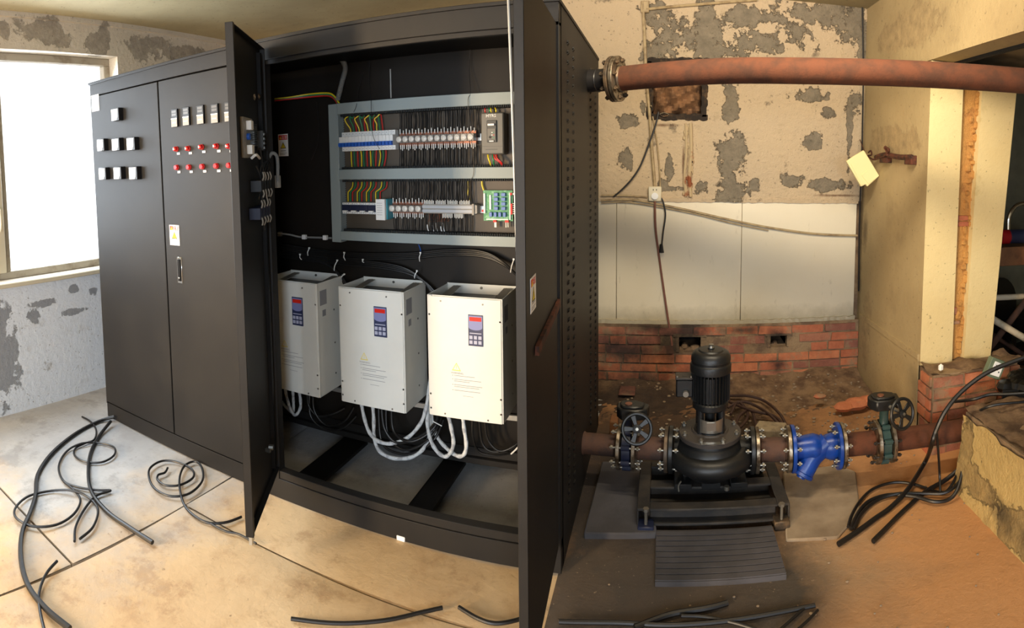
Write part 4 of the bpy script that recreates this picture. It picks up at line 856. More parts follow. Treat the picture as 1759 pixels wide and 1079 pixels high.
m = MB(); m.box(w * .88, -.026, -h * .55, w * 1.0, -.012, h * .15); m.box(w * .86, -.026, h * .70, w * .98, -.012, h * .85); m.box(-w * .3, -.026, -h * 1.08, -w * .08, -.012, -h * .95); m.box(w * .5, -.026, -h * 1.08, w * .75, -.012, -h * .95); m.box(-w * 1.1, -.02, -h * .42, -w * .95, -.012, -h * .28); B(m, 'plug', 'sticker_red', t_, local=True)
m = MB()
for k in range(6): m.box(w, -.02, h * .12 - k * h * .13, w * 1.22, -.014, h * .17 - k * h * .13)
m.box(w * 1.0, -.02, h * .73, w * 1.2, -.014, h * .82); m.box(-w * .24, -.02, -h * 1.42, -w * .1, -.014, -h * 1.05); m.box(w * .52, -.02, -h * 1.42, w * .57, -.014, -h * 1.05); m.box(w * .66, -.02, -h * 1.4, w * .71, -.014, -h * 1.05)
B(m, 'wire_markers', 'paper', t_, local=True, kind='stuff')
for i, (pts) in enumerate(([(812, 291), (826, 240), (815, 300)],)): pass
wire([W(804, 308), (W(805, 322)), W(804, 333), W(808, 346)], 'yellow_w', 'ochre wire coming down onto the right end of the terminal strip', None, .003)
wire([W(828, 306), W(828, 317), W(831, 327)], 'yellow_w', 'ochre wire coming down to the top corner of the relay board', None, .0045)
# loose thin wires over the trunking
wire([W(811, 60), W(806, 110), W(808, 158, 2.66), W(804, 180, 2.645), W(814, 286, 2.645), W(808, 310, 2.65)], 'black_w', 'thin loose black wire hanging in front of the trunking at the right', 'loose thin wires', .0013, sm=6)
wire([W(635, 95), W(634, 135), W(637, 170, 2.65), W(640, 230, 2.60), W(652, 256, 2.60)], 'black_w', 'thin loose black wire hanging across the white breaker row', 'loose thin wires', .0013)
wire([W(625, 124), W(617, 150), W(612, 182, 2.65), W(606, 195, 2.66)], 'black_w', 'thin loose black wire crossing the left end of the top trunking', 'loose thin wires', .0013)
wire([W(544, 175), W(548, 220), W(545, 250), W(535, 275)], 'black_w', 'thin loose black wire hanging left of the trunking frame', 'loose thin wires', .0013)
m = MB(); m.box(W(667, 120).x, YP - .004, W(667, 168).z, W(669, 120).x, YP - .001, W(667, 118).z); tag(B(m, 'plate_strip', 'rod_grey'), 'thin bright metal strip on the mounting plate over the top trunking', 'strip')
# spiral wrapped bundle and three-colour leads
m = MB(); m.tube([W(548, 93, 2.6), W(565, 97, 2.62), W(588, 104, 2.66), W(593, 118, 2.68), W(587, 143, 2.68), W(580, 172, 2.68)], .013, 10); 
P_ = smooth_path([W(588, 104, 2.66), W(593, 118, 2.68), W(587, 143, 2.68), W(580, 172, 2.68)], 12)
for i in range(0, len(P_) - 1, 1): m.lathe([(.0135, 0), (.0152, .002), (.0135, .004)], P_[i], P_[i + 1] - P_[i] + Vector((.002, 0, 0)), 10)
tag(B(m, 'wrapped_cable_bundle', 'clear_wrap'), 'cable bundle in translucent spiral wrap bending down to the trunking corner', 'cable')
for i, (c, dy) in enumerate((('yellow', 0), ('green', 2.2), ('red', 4.6))):
    wire([W(472, 170 + dy * .6, 2.62), W(500, 167 + dy * .6, 2.64), W(530, 162 + dy, 2.68), W(562, 160 + dy, 2.69), W(574, 165 + dy, 2.69), W(583 - dy * .8, 178, 2.69)], CW[c], '%s lead running along the upper left to the trunking corner' % c, 'three coloured leads', .0048)
a = W(477, 231, 2.715); b = W(495, 268, 2.715); m = MB(); warn_sticker(m, Vector(((a.x + b.x) / 2, YP - .001, (a.z + b.z) / 2)), (1, 0, 0), (0, 0, 1), b.x - a.x, a.z - b.z, (0, -1, 0)); B(m, 'warning_sticker', STK, cabR, flat=True, label='warning sticker on the inner plate, deep in shade')
m = MB(); m.tube([at(459, 300, 2.14), at(460, 278, 2.15), at(466, 264, 2.16), at(474, 266, 2.18), at(477, 280, 2.2), at(477, 322, 2.22)], .0085, 8); tag(B(m, 'flexible_conduit', 'grey_w'), 'grey flexible conduit looping from the door over the left post', 'conduit')
p = at(477, 312, 2.22); m = MB(); m.box(p.x - .011, p.y - .012, p.z - .03, p.x + .011, p.y + .012, p.z + .03); tag(B(m, 'conduit_clamp', 'ctl_grey', bev=.002), 'grey clamp block at the end of the flexible conduit', 'clamp')
m = MB(); m.tube([W(477, 401, 2.60), W(497, 403, 2.64), W(515, 407, 2.68), W(540, 408, 2.69), W(570, 409, 2.69)], .0055, 8); tag(B(m, 'grey_conduit', 'grey_w'), 'thin grey conduit running from the left post to the trunking frame', 'conduit')
for i, (px, py) in enumerate(((481, 402), (523, 407), (559, 408))):
    p = W(px, py, 2.68 if i else 2.62); m = MB(); m.box(p.x - .012, p.y - .012, p.z - .013, p.x + .012, p.y + .01, p.z + .013); tag(B(m, 'cable_clip', 'white_pl' if i else 'grey_w', bev=.002), ['dull clip at the left end of the thin grey conduit', 'left white clip on the thin grey conduit', 'right white clip on the thin grey conduit, beside the trunking'][i], 'clip', 'conduit clips')
# ---- devices on the inner face of the left leaf
def dthing(name, lab, cat, px, py, grp=None):
    p = donp(px, py, .0); t_ = thing(name, lab, cat, p, grp, math.atan2(U.y, U.x)); return t_
# local x = towards the free edge, local -y... normal NI in local:
sgn = 1 if (Vector((-math.sin(math.atan2(U.y, U.x)), math.cos(math.atan2(U.y, U.x)), 0)).dot(NI) > 0) else -1
def lb(mb, x0, x1, n0, n1, z0, z1, mi=0): return mb.box(x0, sgn * n0, z0, x1, sgn * n1, z1, mi)
a = donp(413, 201); b = donp(432, 272); wd_ = abs((a - b).dot(U)); hd = abs(a.z - b.z)
t_ = dthing('heat_sink_module', 'grey finned control module with two white relays on the open left door', 'module', 422, 237)
m = MB(); lb(m, -wd_ / 2, wd_ / 2, 0, .012, -hd / 2, hd / 2); B(m, 'plate', 'ctl_grey', t_, local=True, bev=.001)
m = MB(); 
for k in range(13): lb(m, -wd_ / 2 - .006, -wd_ * .2, .012, .03, -hd * .2 + k * hd * .045, -hd * .2 + k * hd * .045 + .003)
B(m, 'cooling_fins', 'screw', t_, local=True, kind='stuff')
for s_ in (-1, 1):
    m = MB(); lb(m, -.004, .034, .012, .035, s_ * hd * .30 - .019, s_ * hd * .30 + .019); B(m, 'relay', 'paper', t_, local=True, bev=.002)
m = MB(); m.cyl((.02, sgn * .012, .004), (.02, sgn * .025, .004), .014, 14); B(m, 'knob', 'blue_tog', t_, local=True)
for nm, px, py, n_, lab in (('switch_terminals', 438, 318, 4, 'upper cluster of black contact blocks with white wire ends on the open left door'), ('switch_terminals', 436, 364, 4, 'lower cluster of black contact blocks with white wire ends on the open left door')):
    t_ = dthing(nm, lab, 'terminals', px, py, 'contact blocks on the door')
    m = MB()
    for k in range(n_): lb(m, -.11 + k * .052, -.072 + k * .052, 0, .05, -.028, .022)
    B(m, 'contact_block', 'meter_blk' if py < 330 else 'navy_br', t_, local=True, bev=.002)
    m = MB()
    for k in range(n_):
        for s_ in (-1, 1):
            x = -.09 + k * .052; j = random.uniform(-.008, .008); m.tube([(x, sgn * .05, s_ * .02), (x + j, sgn * .055, s_ * .036), (x + 2 * j * s_, sgn * .05, s_ * (.05 + abs(j)))], .0034, 6, sm=3)
    B(m, 'wire_end', 'ctl_grey', t_, local=True)
    m = MB()
    for k in range(n_ + 1): x = -.1 + k * .045; m.tube([(x, sgn * .045, .06), (x - .01, sgn * .05, .085), (-.14, sgn * .03, .11)], .0024, 5, sm=4)
    B(m, 'lead', 'black_w', t_, local=True)
t_ = dthing('auxiliary_terminal', 'small dark terminal beside the finned module on the open left door', 'terminals', 441, 240)
m = MB(); lb(m, -.03, .0, 0, .03, -.05, .04); B(m, 'block', 'mccb_d', t_, local=True, bev=.002); m = MB()
for k in range(4): lb(m, -.026, -.004, .03, .034, -.042 + k * .02, -.032 + k * .02)
B(m, 'terminal_screw', 'screw', t_, local=True)
m = MB(); m.tube([donp(432, 272, .03), donp(440, 266, .05), donp(446, 272, .04)], .006, 6); tag(B(m, 'white_lead', 'white_pl'), 'short white lead under the finned module on the open left door', 'wire')
m = MB(); m.tube([donp(446, 255, .03), donp(452, 300, .03), donp(450, 340, .03), donp(454, 395, .03)], .006, 6); m.tube([donp(440, 285, .03), donp(448, 310, .035), donp(452, 350, .03)], .004, 6); tag(B(m, 'door_wiring', 'black_w'), 'black wires running down the inner face of the open left door', 'wiring', kind='stuff')
# ---- three drives
def drive(x0, x1, z0, z1, lab):
    w = (x1 - x0) / 2; h = (z1 - z0); fy = 2.435; dp = 2.70 - fy
    t_ = thing('frequency_drive', lab, 'drive', ((x0 + x1) / 2, fy, z0), 'light grey frequency drives')
    L = .018
    m = MB(); m.box(-w + .006, 0, .0, w - .006, .004, h - .004); m.box(-w, .004, 0, -w + .022, .012, h); m.box(w - .022, .004, 0, w, .012, h)
    fc = B(m, 'front_cover', 'drive', t_, local=True, bev=.0015)
    m = MB(); m.box(-w, .008, 0, -w + .003, dp, h); m.box(w - .003, .008, 0, w, dp, h); m.box(-w, .008, h - .03, w, .012, h); m.box(-w, dp - .003, 0, w, dp, h + .004); m.box(-w, .008, 0, w, dp, .003)
    hs = B(m, 'housing', 'drive', t_, local=True, bev=.001)
    m = MB(); m.box(-w + .004, .012, h - .05, w - .004, dp - .004, h - .045); B(m, 'top_grille', 'meter_blk', t_, local=True)
    m = MB()
    for k in range(3):
        for r_ in (.018, .032, .046): m.tube([(-w + w * 2 * (k + .5) / 3 + r_ * math.cos(a), dp / 2 + r_ * math.sin(a), h - .040) for a in [j * PI / 6 for j in range(12)]], .0018, 4, True, sm=1)
    B(m, 'fan_guard', 'screw', t_, local=True)
    m = MB()
    for k in (-.36, .36): m.poly([(w * 2 * k - .022, .06, h - .034), (w * 2 * k + .022, .06, h - .034), (w * 2 * k + .030, dp - .02, h - .008), (w * 2 * k - .010, dp - .02, h - .008)], (0, 0, .003))
    B(m, 'lift_bracket', 'rod_grey', t_, local=True)
    m = MB()
    for x, z in ((-w + .011, h * .84), (-w + .011, h * .18), (-w + .011, h * .06), (w - .011, h * .82), (w - .011, h * .20), (w - .011, h * .08)): m.cyl((x, .0, z), (x, .004, z), .0045, 8)
    for x, z in ((-w * .62, h - .025), (w * .5, h - .028), (-w * .55, .016), (w * .6, .012)): m.cyl((x, -.002, z), (x, .0, z), .0042, 8)
    for x in (-w * .7, 0, w * .7): m.cyl((x, dp - .006, h - .014), (x, dp - .003, h - .014), .007, 8)
    for y, z in ((dp * .6, h * .72), (dp * .6, h * .42), (dp * .6, h * .14)): m.cyl((w, y, z), (w + .002, y, z), .005, 8)
    B(m, 'screw', 'screw', t_, local=True)
    m = MB(); m.box(w, dp * .10, h * .80, w + .001, dp * .34, h * .93, 0); m.box(w, dp * .18, h * .70, w + .001, dp * .30, h * .755, 0); B(m, 'rating_plate', 'ink_grey', hs, local=True)
    # keypad
    kx0, kx1, kz0, kz1 = w * .12, w * .50, h * .615, h * .865
    m = MB(); m.box(kx0, -.004, kz0, kx1, 0, kz1, 0); q = lambda a, b, c, d, y, mi: m.box(kx0 + (kx1 - kx0) * a, y, kz0 + (kz1 - kz0) * c, kx0 + (kx1 - kx0) * b, -.004, kz0 + (kz1 - kz0) * d, mi)
    cx = (kx0 + kx1) / 2; kw = kx1 - kx0; kh = kz1 - kz0
    m.poly([(kx0 + kw * .03, -.0045, kz1 - kh * .03)] + [(cx + kw * .47 * math.cos(a), -.0045, kz0 + kh * .60 - kh * .09 * abs(math.sin(a))) for a in [PI + k * PI / 10 for k in range(11)]] + [(kx1 - kw * .03, -.0045, kz1 - kh * .03)], (0, .0005, 0), 1)
    q(.09, .91, .80, .93, -.0055, 2); q(.1, .9, .395, .425, -.005, 3)
    for r_ in range(2):
        for c_ in range(3): q(.08 + c_ * .31, .30 + c_ * .31, .07 + r_ * .155, .18 + r_ * .155, -.007, 3)
    B(m, 'keypad', ['navy', 'lilac', 'red_disp', 'key'], fc, local=True, label='navy keypad with red display and six keys')
    m = MB(); tx = -w * .22
    def tri(cx, cz, s, y, mi): m.add([(cx - s, y, cz - s * .75), (cx + s, y, cz - s * .75), (cx, y, cz + s)], [(0, 1, 2)], mi)
    tri(tx, h * .425, .022, -.0006, 0); tri(tx, h * .425, .0155, -.0008, 2); m.box(tx - .0012, -.0012, h * .425 - .006, tx + .0012, -.0008, h * .425 + .010, 0)
    add_text(m, 'WARNING', .0125, Vector((tx + .003, -.0008, h * .377)), (1, 0, 0), (0, 0, 1), 1)
    for k, (z, L_) in enumerate(((.355, .10), (.325, .13), (.31, .075), (.28, .135), (.265, .12), (.235, .125))):
        m.box(tx - .012, -.0008, h * z, tx - .012 + L_, -.0004, h * z + .0022, 1)
        if k in (0, 1, 3, 5): m.cyl((tx - .019, -.0008, h * z + .001), (tx - .019, 0, h * z + .001), .0022, 6, 1)
    m.box(tx + .03, -.0008, h * .195, tx + .08, -.0004, h * .195 + .0015, 1)
    B(m, 'printed_warning', [pm('faded yellow print', (222, 208, 110), .6), 'ink_grey', 'drive'], fc, local=True, flat=True)
    return t_
drive(-2.035, -1.675, .40, 1.0, 'leftmost of the three frequency drives, cut off by the cabinet post')
drive(-1.545, -1.182, .412, 1.0, 'middle of the three frequency drives, in bluish shade')
drive(-1.062, -.700, .43, 1.0, 'rightmost frequency drive, in bright warm light beside the open door')
# ---- black cable bundles over the drives, with ties
def bundle(pts, n, r, lab, name='black_cable', seed=1, spread=3.0, mat='black_wg'):
    rnd = random.Random(seed)
    for k in range(n):
        o = (k - (n - 1) / 2) * spread; mb = MB()
        mb.tube([W(px + o * ox, py + o * oy, Y + rnd.uniform(-.004, .004)) for px, py, Y, ox, oy in pts], r, 7, sm=6)
        tag(B(mb, name, mat), lab % ['outermost', 'second from outside', 'third from outside', 'innermost'][k if n == 4 or k < 2 else 3], 'cable', 'black cables over the drives')
bundle([(480, 423, 2.66, 0, 1), (540, 433, 2.69, 0, 1), (620, 440, 2.69, 0, 1), (700, 440, 2.69, 0, 1), (770, 434, 2.69, 0, 1), (830, 437, 2.68, .2, 1), (868, 455, 2.66, .6, .8), (893, 478, 2.6, .8, .5)], 4, .0058, '%s of four black cables arching over the right drive')
bundle([(480, 436, 2.66, 0, 1), (560, 447, 2.69, 0, 1), (630, 453, 2.69, 0, 1), (690, 463, 2.69, .3, 1), (725, 480, 2.69, .8, .7), (745, 502, 2.69, 1, .4)], 4, .0058, '%s of four black cables bending down behind the right drive', seed=2)
bundle([(520, 440, 2.69, 0, 1), (556, 450, 2.69, .5, 1), (580, 468, 2.69, 1, .5), (596, 492, 2.69, 1, .3)], 3, .0055, '%s of three black cables bending down between the left and middle drives', seed=3)
for i, (a_, b_, Y) in enumerate((((532, 426), (529, 439), 2.67), ((592, 434), (593, 447), 2.67), ((580, 447), (574, 465), 2.665), ((516, 437), (518, 446), 2.67), ((624, 446), (625, 451), 2.67), ((592, 471), (585, 478), 2.665), ((723, 434), (721, 449), 2.67), ((717, 465), (712, 478), 2.665), ((883, 445), (877, 468), 2.63))):
    m = MB(); p = W(*a_, Y); q = W(*b_, Y); mid = (p + q) / 2 + Vector((0, -.012, 0)); m.tube([p, mid, q], .0028, 5, sm=3); m.box(p.x - .004, p.y - .008, p.z - .004, p.x + .004, p.y, p.z + .004)
    tag(B(m, 'cable_tie', 'white_pl'), ['pale tie round the upper bundle nearest the left post', 'pale tie on the upper bundle under the trunking corner', 'pale tie where the cables turn down left of the middle drive', 'small loose tie loop nearest the left post on the lower bundle', 'tiny white tie tail between the two bundles', 'pale tie just over the left drive at its right corner', 'pale tie on the bundles under the bottom trunking', 'pale tie on the bend over the middle drive', 'large pale tie on the arch over the right drive'][i], 'cable tie', 'pale cable ties')
m = MB(); m.tube([W(719, 420), W(722, 428), W(723, 436)], .002, 5); tag(B(m, 'blue_lead', 'blue_tog'), 'short blue lead dropping from the bottom trunking to the cable tie', 'wire')
# ---- white wrapped loops and black loops under the drives
def loop(pts, r, mat, lab, grp, name): mb = MB(); mb.tube([at(*p) for p in pts], (lambda t_: r * (1 + .10 * math.sin(t_ * 60))) if mat == 'white_wrap' else r, 9, sm=7); return tag(B(mb, name, mat), lab, 'cable', grp)
WG = 'white-wrapped cables below the drives'
loop([(488, 655, 2.56), (492, 680, 2.56), (500, 705, 2.55), (508, 713, 2.55), (516, 700, 2.56), (515, 678, 2.56), (511, 662, 2.56)], .0085, 'white_wrap', 'white-wrapped cable loop below the left drive', WG, 'wrapped_cable')
loop([(502, 660, 2.58), (504, 690, 2.58), (503, 708, 2.58), (492, 700, 2.6), (484, 690, 2.62)], .0085, 'white_wrap', 'white-wrapped cable dropping straight below the left drive', WG, 'wrapped_cable')
loop([(620, 688, 2.56), (625, 715, 2.56), (634, 742, 2.55), (650, 758, 2.55), (672, 762, 2.56), (700, 752, 2.58), (722, 728, 2.6), (732, 700, 2.62), (738, 660, 2.66), (741, 630, 2.69)], .0095, 'white_wrap', 'white-wrapped cable in the upper big loop below the middle drive', WG, 'wrapped_cable')
loop([(640, 692, 2.58), (642, 720, 2.57), (643, 752, 2.56), (652, 775, 2.55), (675, 787, 2.55), (705, 786, 2.56), (728, 770, 2.58), (740, 740, 2.62), (737, 705, 2.66), (742, 670, 2.69)], .0095, 'white_wrap', 'white-wrapped cable in the lowest big loop below the middle drive', WG, 'wrapped_cable')
loop([(769, 710, 2.56), (775, 735, 2.55), (779, 762, 2.55), (772, 780, 2.55), (762, 784, 2.55), (748, 772, 2.56), (738, 750, 2.58), (734, 720, 2.62), (740, 680, 2.68)], .0095, 'white_wrap', 'inner white-wrapped cable loop below the right drive', WG, 'wrapped_cable')
loop([(795, 714, 2.58), (797, 735, 2.57), (801, 765, 2.56), (796, 782, 2.56), (783, 782, 2.57), (765, 768, 2.59), (750, 748, 2.62), (741, 715, 2.66), (745, 690, 2.69)], .0095, 'white_wrap', 'outer white-wrapped cable loop below the right drive', WG, 'wrapped_cable')
BGp = 'black cables hanging below the drives'
for i, pts in enumerate(([(528, 668, 2.6), (530, 695, 2.6), (545, 714, 2.6), (570, 712, 2.62), (592, 702, 2.66)], [(538, 670, 2.61), (540, 705, 2.6), (560, 730, 2.6), (590, 725, 2.62), (608, 700, 2.66)], [(532, 670, 2.62), (534, 715, 2.6), (560, 738, 2.6), (590, 735, 2.62), (612, 715, 2.66)])):
    loop(pts, .006, 'black_wg', 'black cable loop below the left drive, %s' % ['highest', 'middle one', 'lowest'][i], BGp, 'hanging_cable')
for i, pts in enumerate(([(655, 694, 2.58), (660, 735, 2.56), (680, 760, 2.56), (712, 755, 2.57), (738, 738, 2.6), (755, 715, 2.66)], [(663, 696, 2.6), (666, 745, 2.57), (690, 772, 2.56), (722, 765, 2.57), (745, 745, 2.6), (758, 718, 2.66)], [(672, 698, 2.6), (676, 740, 2.58), (700, 758, 2.56), (728, 750, 2.58), (750, 728, 2.62), (752, 705, 2.68)], [(650, 694, 2.62), (656, 760, 2.58), (690, 780, 2.57), (725, 772, 2.58), (748, 752, 2.6), (762, 722, 2.66)])):
    loop(pts, .0068, 'black_wg', 'black cable loop below the middle drive, %s' % ['innermost but one', 'second lowest', 'innermost', 'lowest'][i], BGp, 'hanging_cable')
for i, pts in enumerate(([(812, 716, 2.58), (812, 748, 2.58), (822, 775, 2.6), (850, 782, 2.62), (880, 778, 2.66)], [(823, 718, 2.6), (828, 760, 2.6), (845, 776, 2.6), (875, 772, 2.62), (897, 758, 2.66)], [(833, 720, 2.6), (838, 755, 2.6), (858, 775, 2.6), (885, 765, 2.62), (900, 745, 2.66)])):
    loop(pts, .0055, 'black_wg', 'black cable loop below the right drive, %s' % ['lowest', 'middle one', 'highest'][i], BGp, 'hanging_cable')
loop([(878, 780, 2.64), (890, 768, 2.62), (899, 752, 2.6), (903, 738, 2.58)], .004, 'white_pl', 'thin pale lead at the right end under the right drive', None, 'pale_lead')
p = at(752, 728, 2.58); m = MB(); m.tube([at(744, 724, 2.57), at(759, 732, 2.57)], .0025, 5, sm=1); tag(B(m, 'cable_tie', 'white_pl'), 'pale tie across the black loops beside the right drive', 'cable tie', 'pale cable ties')
# ------------------------------------------------------------------ pipework
def frame_of(A):
    A = Vector(A).normalized(); up = Vector((0, 0, 1)); S = A.cross(up).normalized(); return A, S, up
def disc(mb, c, A, r, h, mi=0, n=36): mb.lathe([(r - .002, -h / 2), (r, -h / 2 + .002), (r, h / 2 - .002), (r - .002, h / 2)], c, A, n, mi)
def bolts(name, c, A, R, l0, l1, n, parent, mat='bolt', r=.0075, ph=.0):
    """n through bolts with hex heads; each a part"""
    A, S, up = frame_of(A)
    for k in range(n):
        a = 2 * PI * (k + ph) / n; o = Vector(c) + (S * math.cos(a) + up * math.sin(a)) * R; mb = MB()
        mb.cyl(o + A * l0, o + A * l1, r * .62, 8); mb.cyl(o + A * (l0 + .006), o + A * (l0 + .016), r * 1.35, 6); mb.cyl(o + A * (l1 - .016), o + A * (l1 - .006), r * 1.35, 6)
        B(mb, name, mat, parent)
# ---- upper pipe
TA = Vector((-.33, 2.93, 2.01)); TB = Vector((1.62, 2.27, 2.035)); TD = (TB - TA).normalized()
A0 = online(TA, TB, 1003); Fc = online(TA, TB, 1058); R0 = .060
t_ = thing('overhead_pipe', 'long rust-red pipe crossing the whole right side under the ceiling', 'pipe', Fc)
far = TA.lerp(TB, 1.35)
mid = TA.lerp(TB, .3) + Vector((0, 0, .012))
m = MB(); m.tube([Fc + TD * .02, mid, TA.lerp(TB, .6) + Vector((0, 0, .004)), far], R0, 28, sm=8); pb = B(m, 'pipe_body', 'rust', t_)
m = MB(); m.lathe([(R0 + .001, 0), (R0 + .007, .006), (R0 + .001, .014)], Fc + TD * .022, TD, 28); B(m, 'weld_bead', 'flange_dk', t_)
m = MB(); disc(m, Fc + TD * .0125, TD, .112, .020); B(m, 'flange', 'flange', t_)
m = MB(); disc(m, Fc - TD * .0125, TD, .112, .018, n=36); B(m, 'flange', 'flange_dk', t_, label='darker flange at the black stub')
m = MB(); disc(m, Fc - TD * .001, TD, .100, .004); B(m, 'gasket', 'ink', t_)
bolts('bolt', Fc, TD, .092, -.050, .042, 8, t_, 'flange_dk', .0085, .2)
m = MB(); m.tube([Fc - TD * .02, A0 - TD * .12], .056, 26, sm=1); m.lathe([(.057, 0), (.060, .004), (.057, .008)], Fc - TD * .10, TD, 26); B(m, 'black_stub', 'steel_blk', t_, label='black painted stub coming out of the cabinet side')
# ---- lower run: axis through the pump
LZ = .225
PA = at(1040, 768, 2.72); PA.z = LZ; PB = atz(1660, 747, LZ); 
PA = Vector((-.26, 2.735, LZ)); PB = Vector((1.56, 2.60, LZ)); LD = (PB - PA).normalized()
_, LS, _u = frame_of(LD)
def L(px): return online(PA, PB, px)
def run_pipe(nm, x0, x1, r, mat, lab, cat='pipe', grp=None):
    mb = MB(); mb.tube([L(x0), L(x1)], r, 26, sm=1); mb.lathe([(r, 0), (r + .005, .005), (r, .012)], L(x0) + LD * .004, LD, 26); mb.lathe([(r, 0), (r + .005, .005), (r, .012)], L(x1) - LD * .016, LD, 26)
    return tag(B(mb, nm, mat), lab, cat, grp)
run_pipe('suction_pipe', 1000, 1062, .050, 'rust_dk', 'short dull pipe between the cabinet side and the left butterfly valve')
run_pipe('connecting_pipe', 1095, 1142, .052, 'rust_dk', 'short dull pipe between the left butterfly valve and the pump')
run_pipe('connecting_pipe', 1304, 1350, .056, 'rust_dk', 'short dark pipe between the pump and the blue strainer')
run_pipe('connecting_pipe', 1450, 1503, .056, 'rust', 'short rusty pipe between the blue strainer and the right butterfly valve')
m = MB(); e = L(1660); m.tube([L(1532), e, e + LD * .25], .056, 26, sm=1); m.lathe([(.056, 0), (.062, .006), (.056, .014)], L(1534), LD, 26); tag(B(m, 'outlet_pipe', 'rust'), 'rusty pipe leaving the right butterfly valve through the gap in the wall', 'pipe')
def butterfly(px, lab, body, geo, wheel, dark):
    """wafer valve with gear box and handwheel; geo = gear box centre pixel, wheel = wheel centre pixel and radius"""
    c = L(px); t_ = thing('butterfly_valve', lab, 'valve', c, 'butterfly valves')
    m = MB(); m.lathe([(.072, -.024), (.086, -.020), (.086, .020), (.072, .024)], c, LD, 32)
    for k in range(8):
        a = 2 * PI * (k + .5) / 8; o = c + (LS * math.cos(a) + Vector((0, 0, 1)) * math.sin(a)) * .094; m.cyl(o - LD * .020, o + LD * .020, .013, 10)
    B(m, 'valve_body', body, t_)
    for s_ in (-1, 1): m = MB(); disc(m, c + LD * s_ * .037, LD, .105, .018); B(m, 'flange', 'flange' if not (dark and s_ > 0) else 'flange', t_)
    bolts('bolt', c, LD, .093, -.075, .070, 8, t_, 'bolt' if dark else 'bolt_dk', .0075, .5)
    g = at(geo[0], geo[1], c.y); top = c + Vector((0, 0, .10)); g = Vector((c.x + (g.x - c.x), c.y, g.z))
    m = MB(); m.lathe([(.030, 0), (.024, .02), (.024, (g.z - top.z) * .7), (.034, (g.z - top.z))], top - Vector((0, 0, .02)), (0, 0, 1), 18); B(m, 'valve_neck', body, t_)
    m = MB(); pts = [(g.x - .062, g.y - .02), (g.x - .04, g.y - .055), (g.x + .03, g.y - .06), (g.x + .085, g.y - .045), (g.x + .095, g.y + .02), (g.x + .04, g.y + .055), (g.x - .035, g.y + .055), (g.x - .062, g.y + .03)]
    m.poly([(x, y, g.z - .030) for x, y in pts], (0, 0, .052)); m.poly([(x * 1 + (g.x - x) * .25, y + (g.y - y) * .25, g.z + .02) for x, y in pts], (0, 0, .012)); B(m, 'gear_box', 'pump_blk', t_, bev=.005)
    m = MB(); m.cyl((g.x - .005, g.y - .008, g.z + .031), (g.x - .005, g.y - .008, g.z + .036), .017, 16); B(m, 'position_cap', 'copper', t_, label='round brass position cap')
    w = at(wheel[0], wheel[1], c.y - .13); R = wheel[2]; wn = Vector(wheel[3]).normalized(); wu = Vector((0, 0, 1)); wu = (wu - wn * wu.dot(wn)).normalized(); ws = wn.cross(wu)
    m = MB(); m.cyl(g + (w - g) * .25 , w - wn * .0, .009, 10); B(m, 'wheel_shaft', 'bolt', t_)
    m = MB(); m.tube([w + (wu * math.cos(a) + ws * math.sin(a)) * R for a in [k * 2 * PI / 24 for k in range(24)]], .0085, 8, True, sm=2); hw = B(m, 'handwheel', 'pump_blk', t_)
    m = MB(); m.lathe([(.020, -.008), (.020, .008), (.008, .012), (0, .012)], w, wn, 16); B(m, 'wheel_hub', 'pump_blk', hw)
    for k in range(5):
        a = 2 * PI * k / 5 + .3; d_ = wu * math.cos(a) + ws * math.sin(a); pd = wu * -math.sin(a) + ws * math.cos(a)
        m = MB(); m.poly([w + d_ * .015 + pd * .008 - wn * .004, w + d_ * .015 - pd * .008 - wn * .004, w + d_ * R * .98 - pd * .013 - wn * .004, w + d_ * R * .98 + pd * .013 - wn * .004], wn * .008); B(m, 'wheel_spoke', 'pump_blk', hw, bev=.002)
    m = MB(); m.cyl(w + wn * .010, w + wn * .016, .007, 10); B(m, 'hub_nut', 'bolt', hw)
    return t_
butterfly(1078, 'butterfly valve with dark handwheel on the left, in deep shade beside the cabinet', 'navy_br', (1082, 704), (1094, 737, .066, (.1, -1, .35)), True)
butterfly(1517, 'green-necked butterfly valve with black handwheel on the right, by the pier', 'green_v', (1513, 689), (1550, 711, .070, (.35, -1, .25)), False)
# ---- blue Y strainer
c0 = L(1362); c1 = L(1438); cc = (c0 + c1) / 2; t_ = thing('strainer', 'bright blue cast strainer between two bolted flanges', 'strainer', cc)
DN = Vector((0, 0, -1)); s3 = (c1 - c0).length
m = MB(); m.lathe([(.058, 0), (.054, .03), (.060, .06), (.066, .10), (.060, s3 * .55), (.050, s3 * .66), (.060, s3 * .80), (.064, s3 * .88), (.058, s3)], c0, LD, 32)
leg0 = cc + LD * .05; legd = (LD * -.62 + DN * .62 - LS * -.0).normalized(); legd = (legd + Vector((0, -.25, 0))).normalized()
m.tube([cc + LD * .06 + Vector((0, 0, .02)), cc - LD * .01 + DN * .03 + Vector((0, -.01, 0)), cc - LD * .055 + DN * .085 + Vector((0, -.03, 0)), cc - LD * .075 + DN * .115 + Vector((0, -.04, 0))], .052, 24, sm=5)
B(m, 'strainer_body', 'blue_v', t_, sharp=60)
e_ = cc - LD * .068 + DN * .105 + Vector((0, -.037, 0)); ld = (LD * -.5 + DN * .8 + Vector((0, -.25, 0))).normalized()
m = MB(); m.lathe([(.050, -.008), (.056, -.004), (.056, .010), (.048, .014), (.022, .016), (.022, .024), (0, .024)], e_, ld, 24); B(m, 'strainer_cap', 'blue_v', t_)
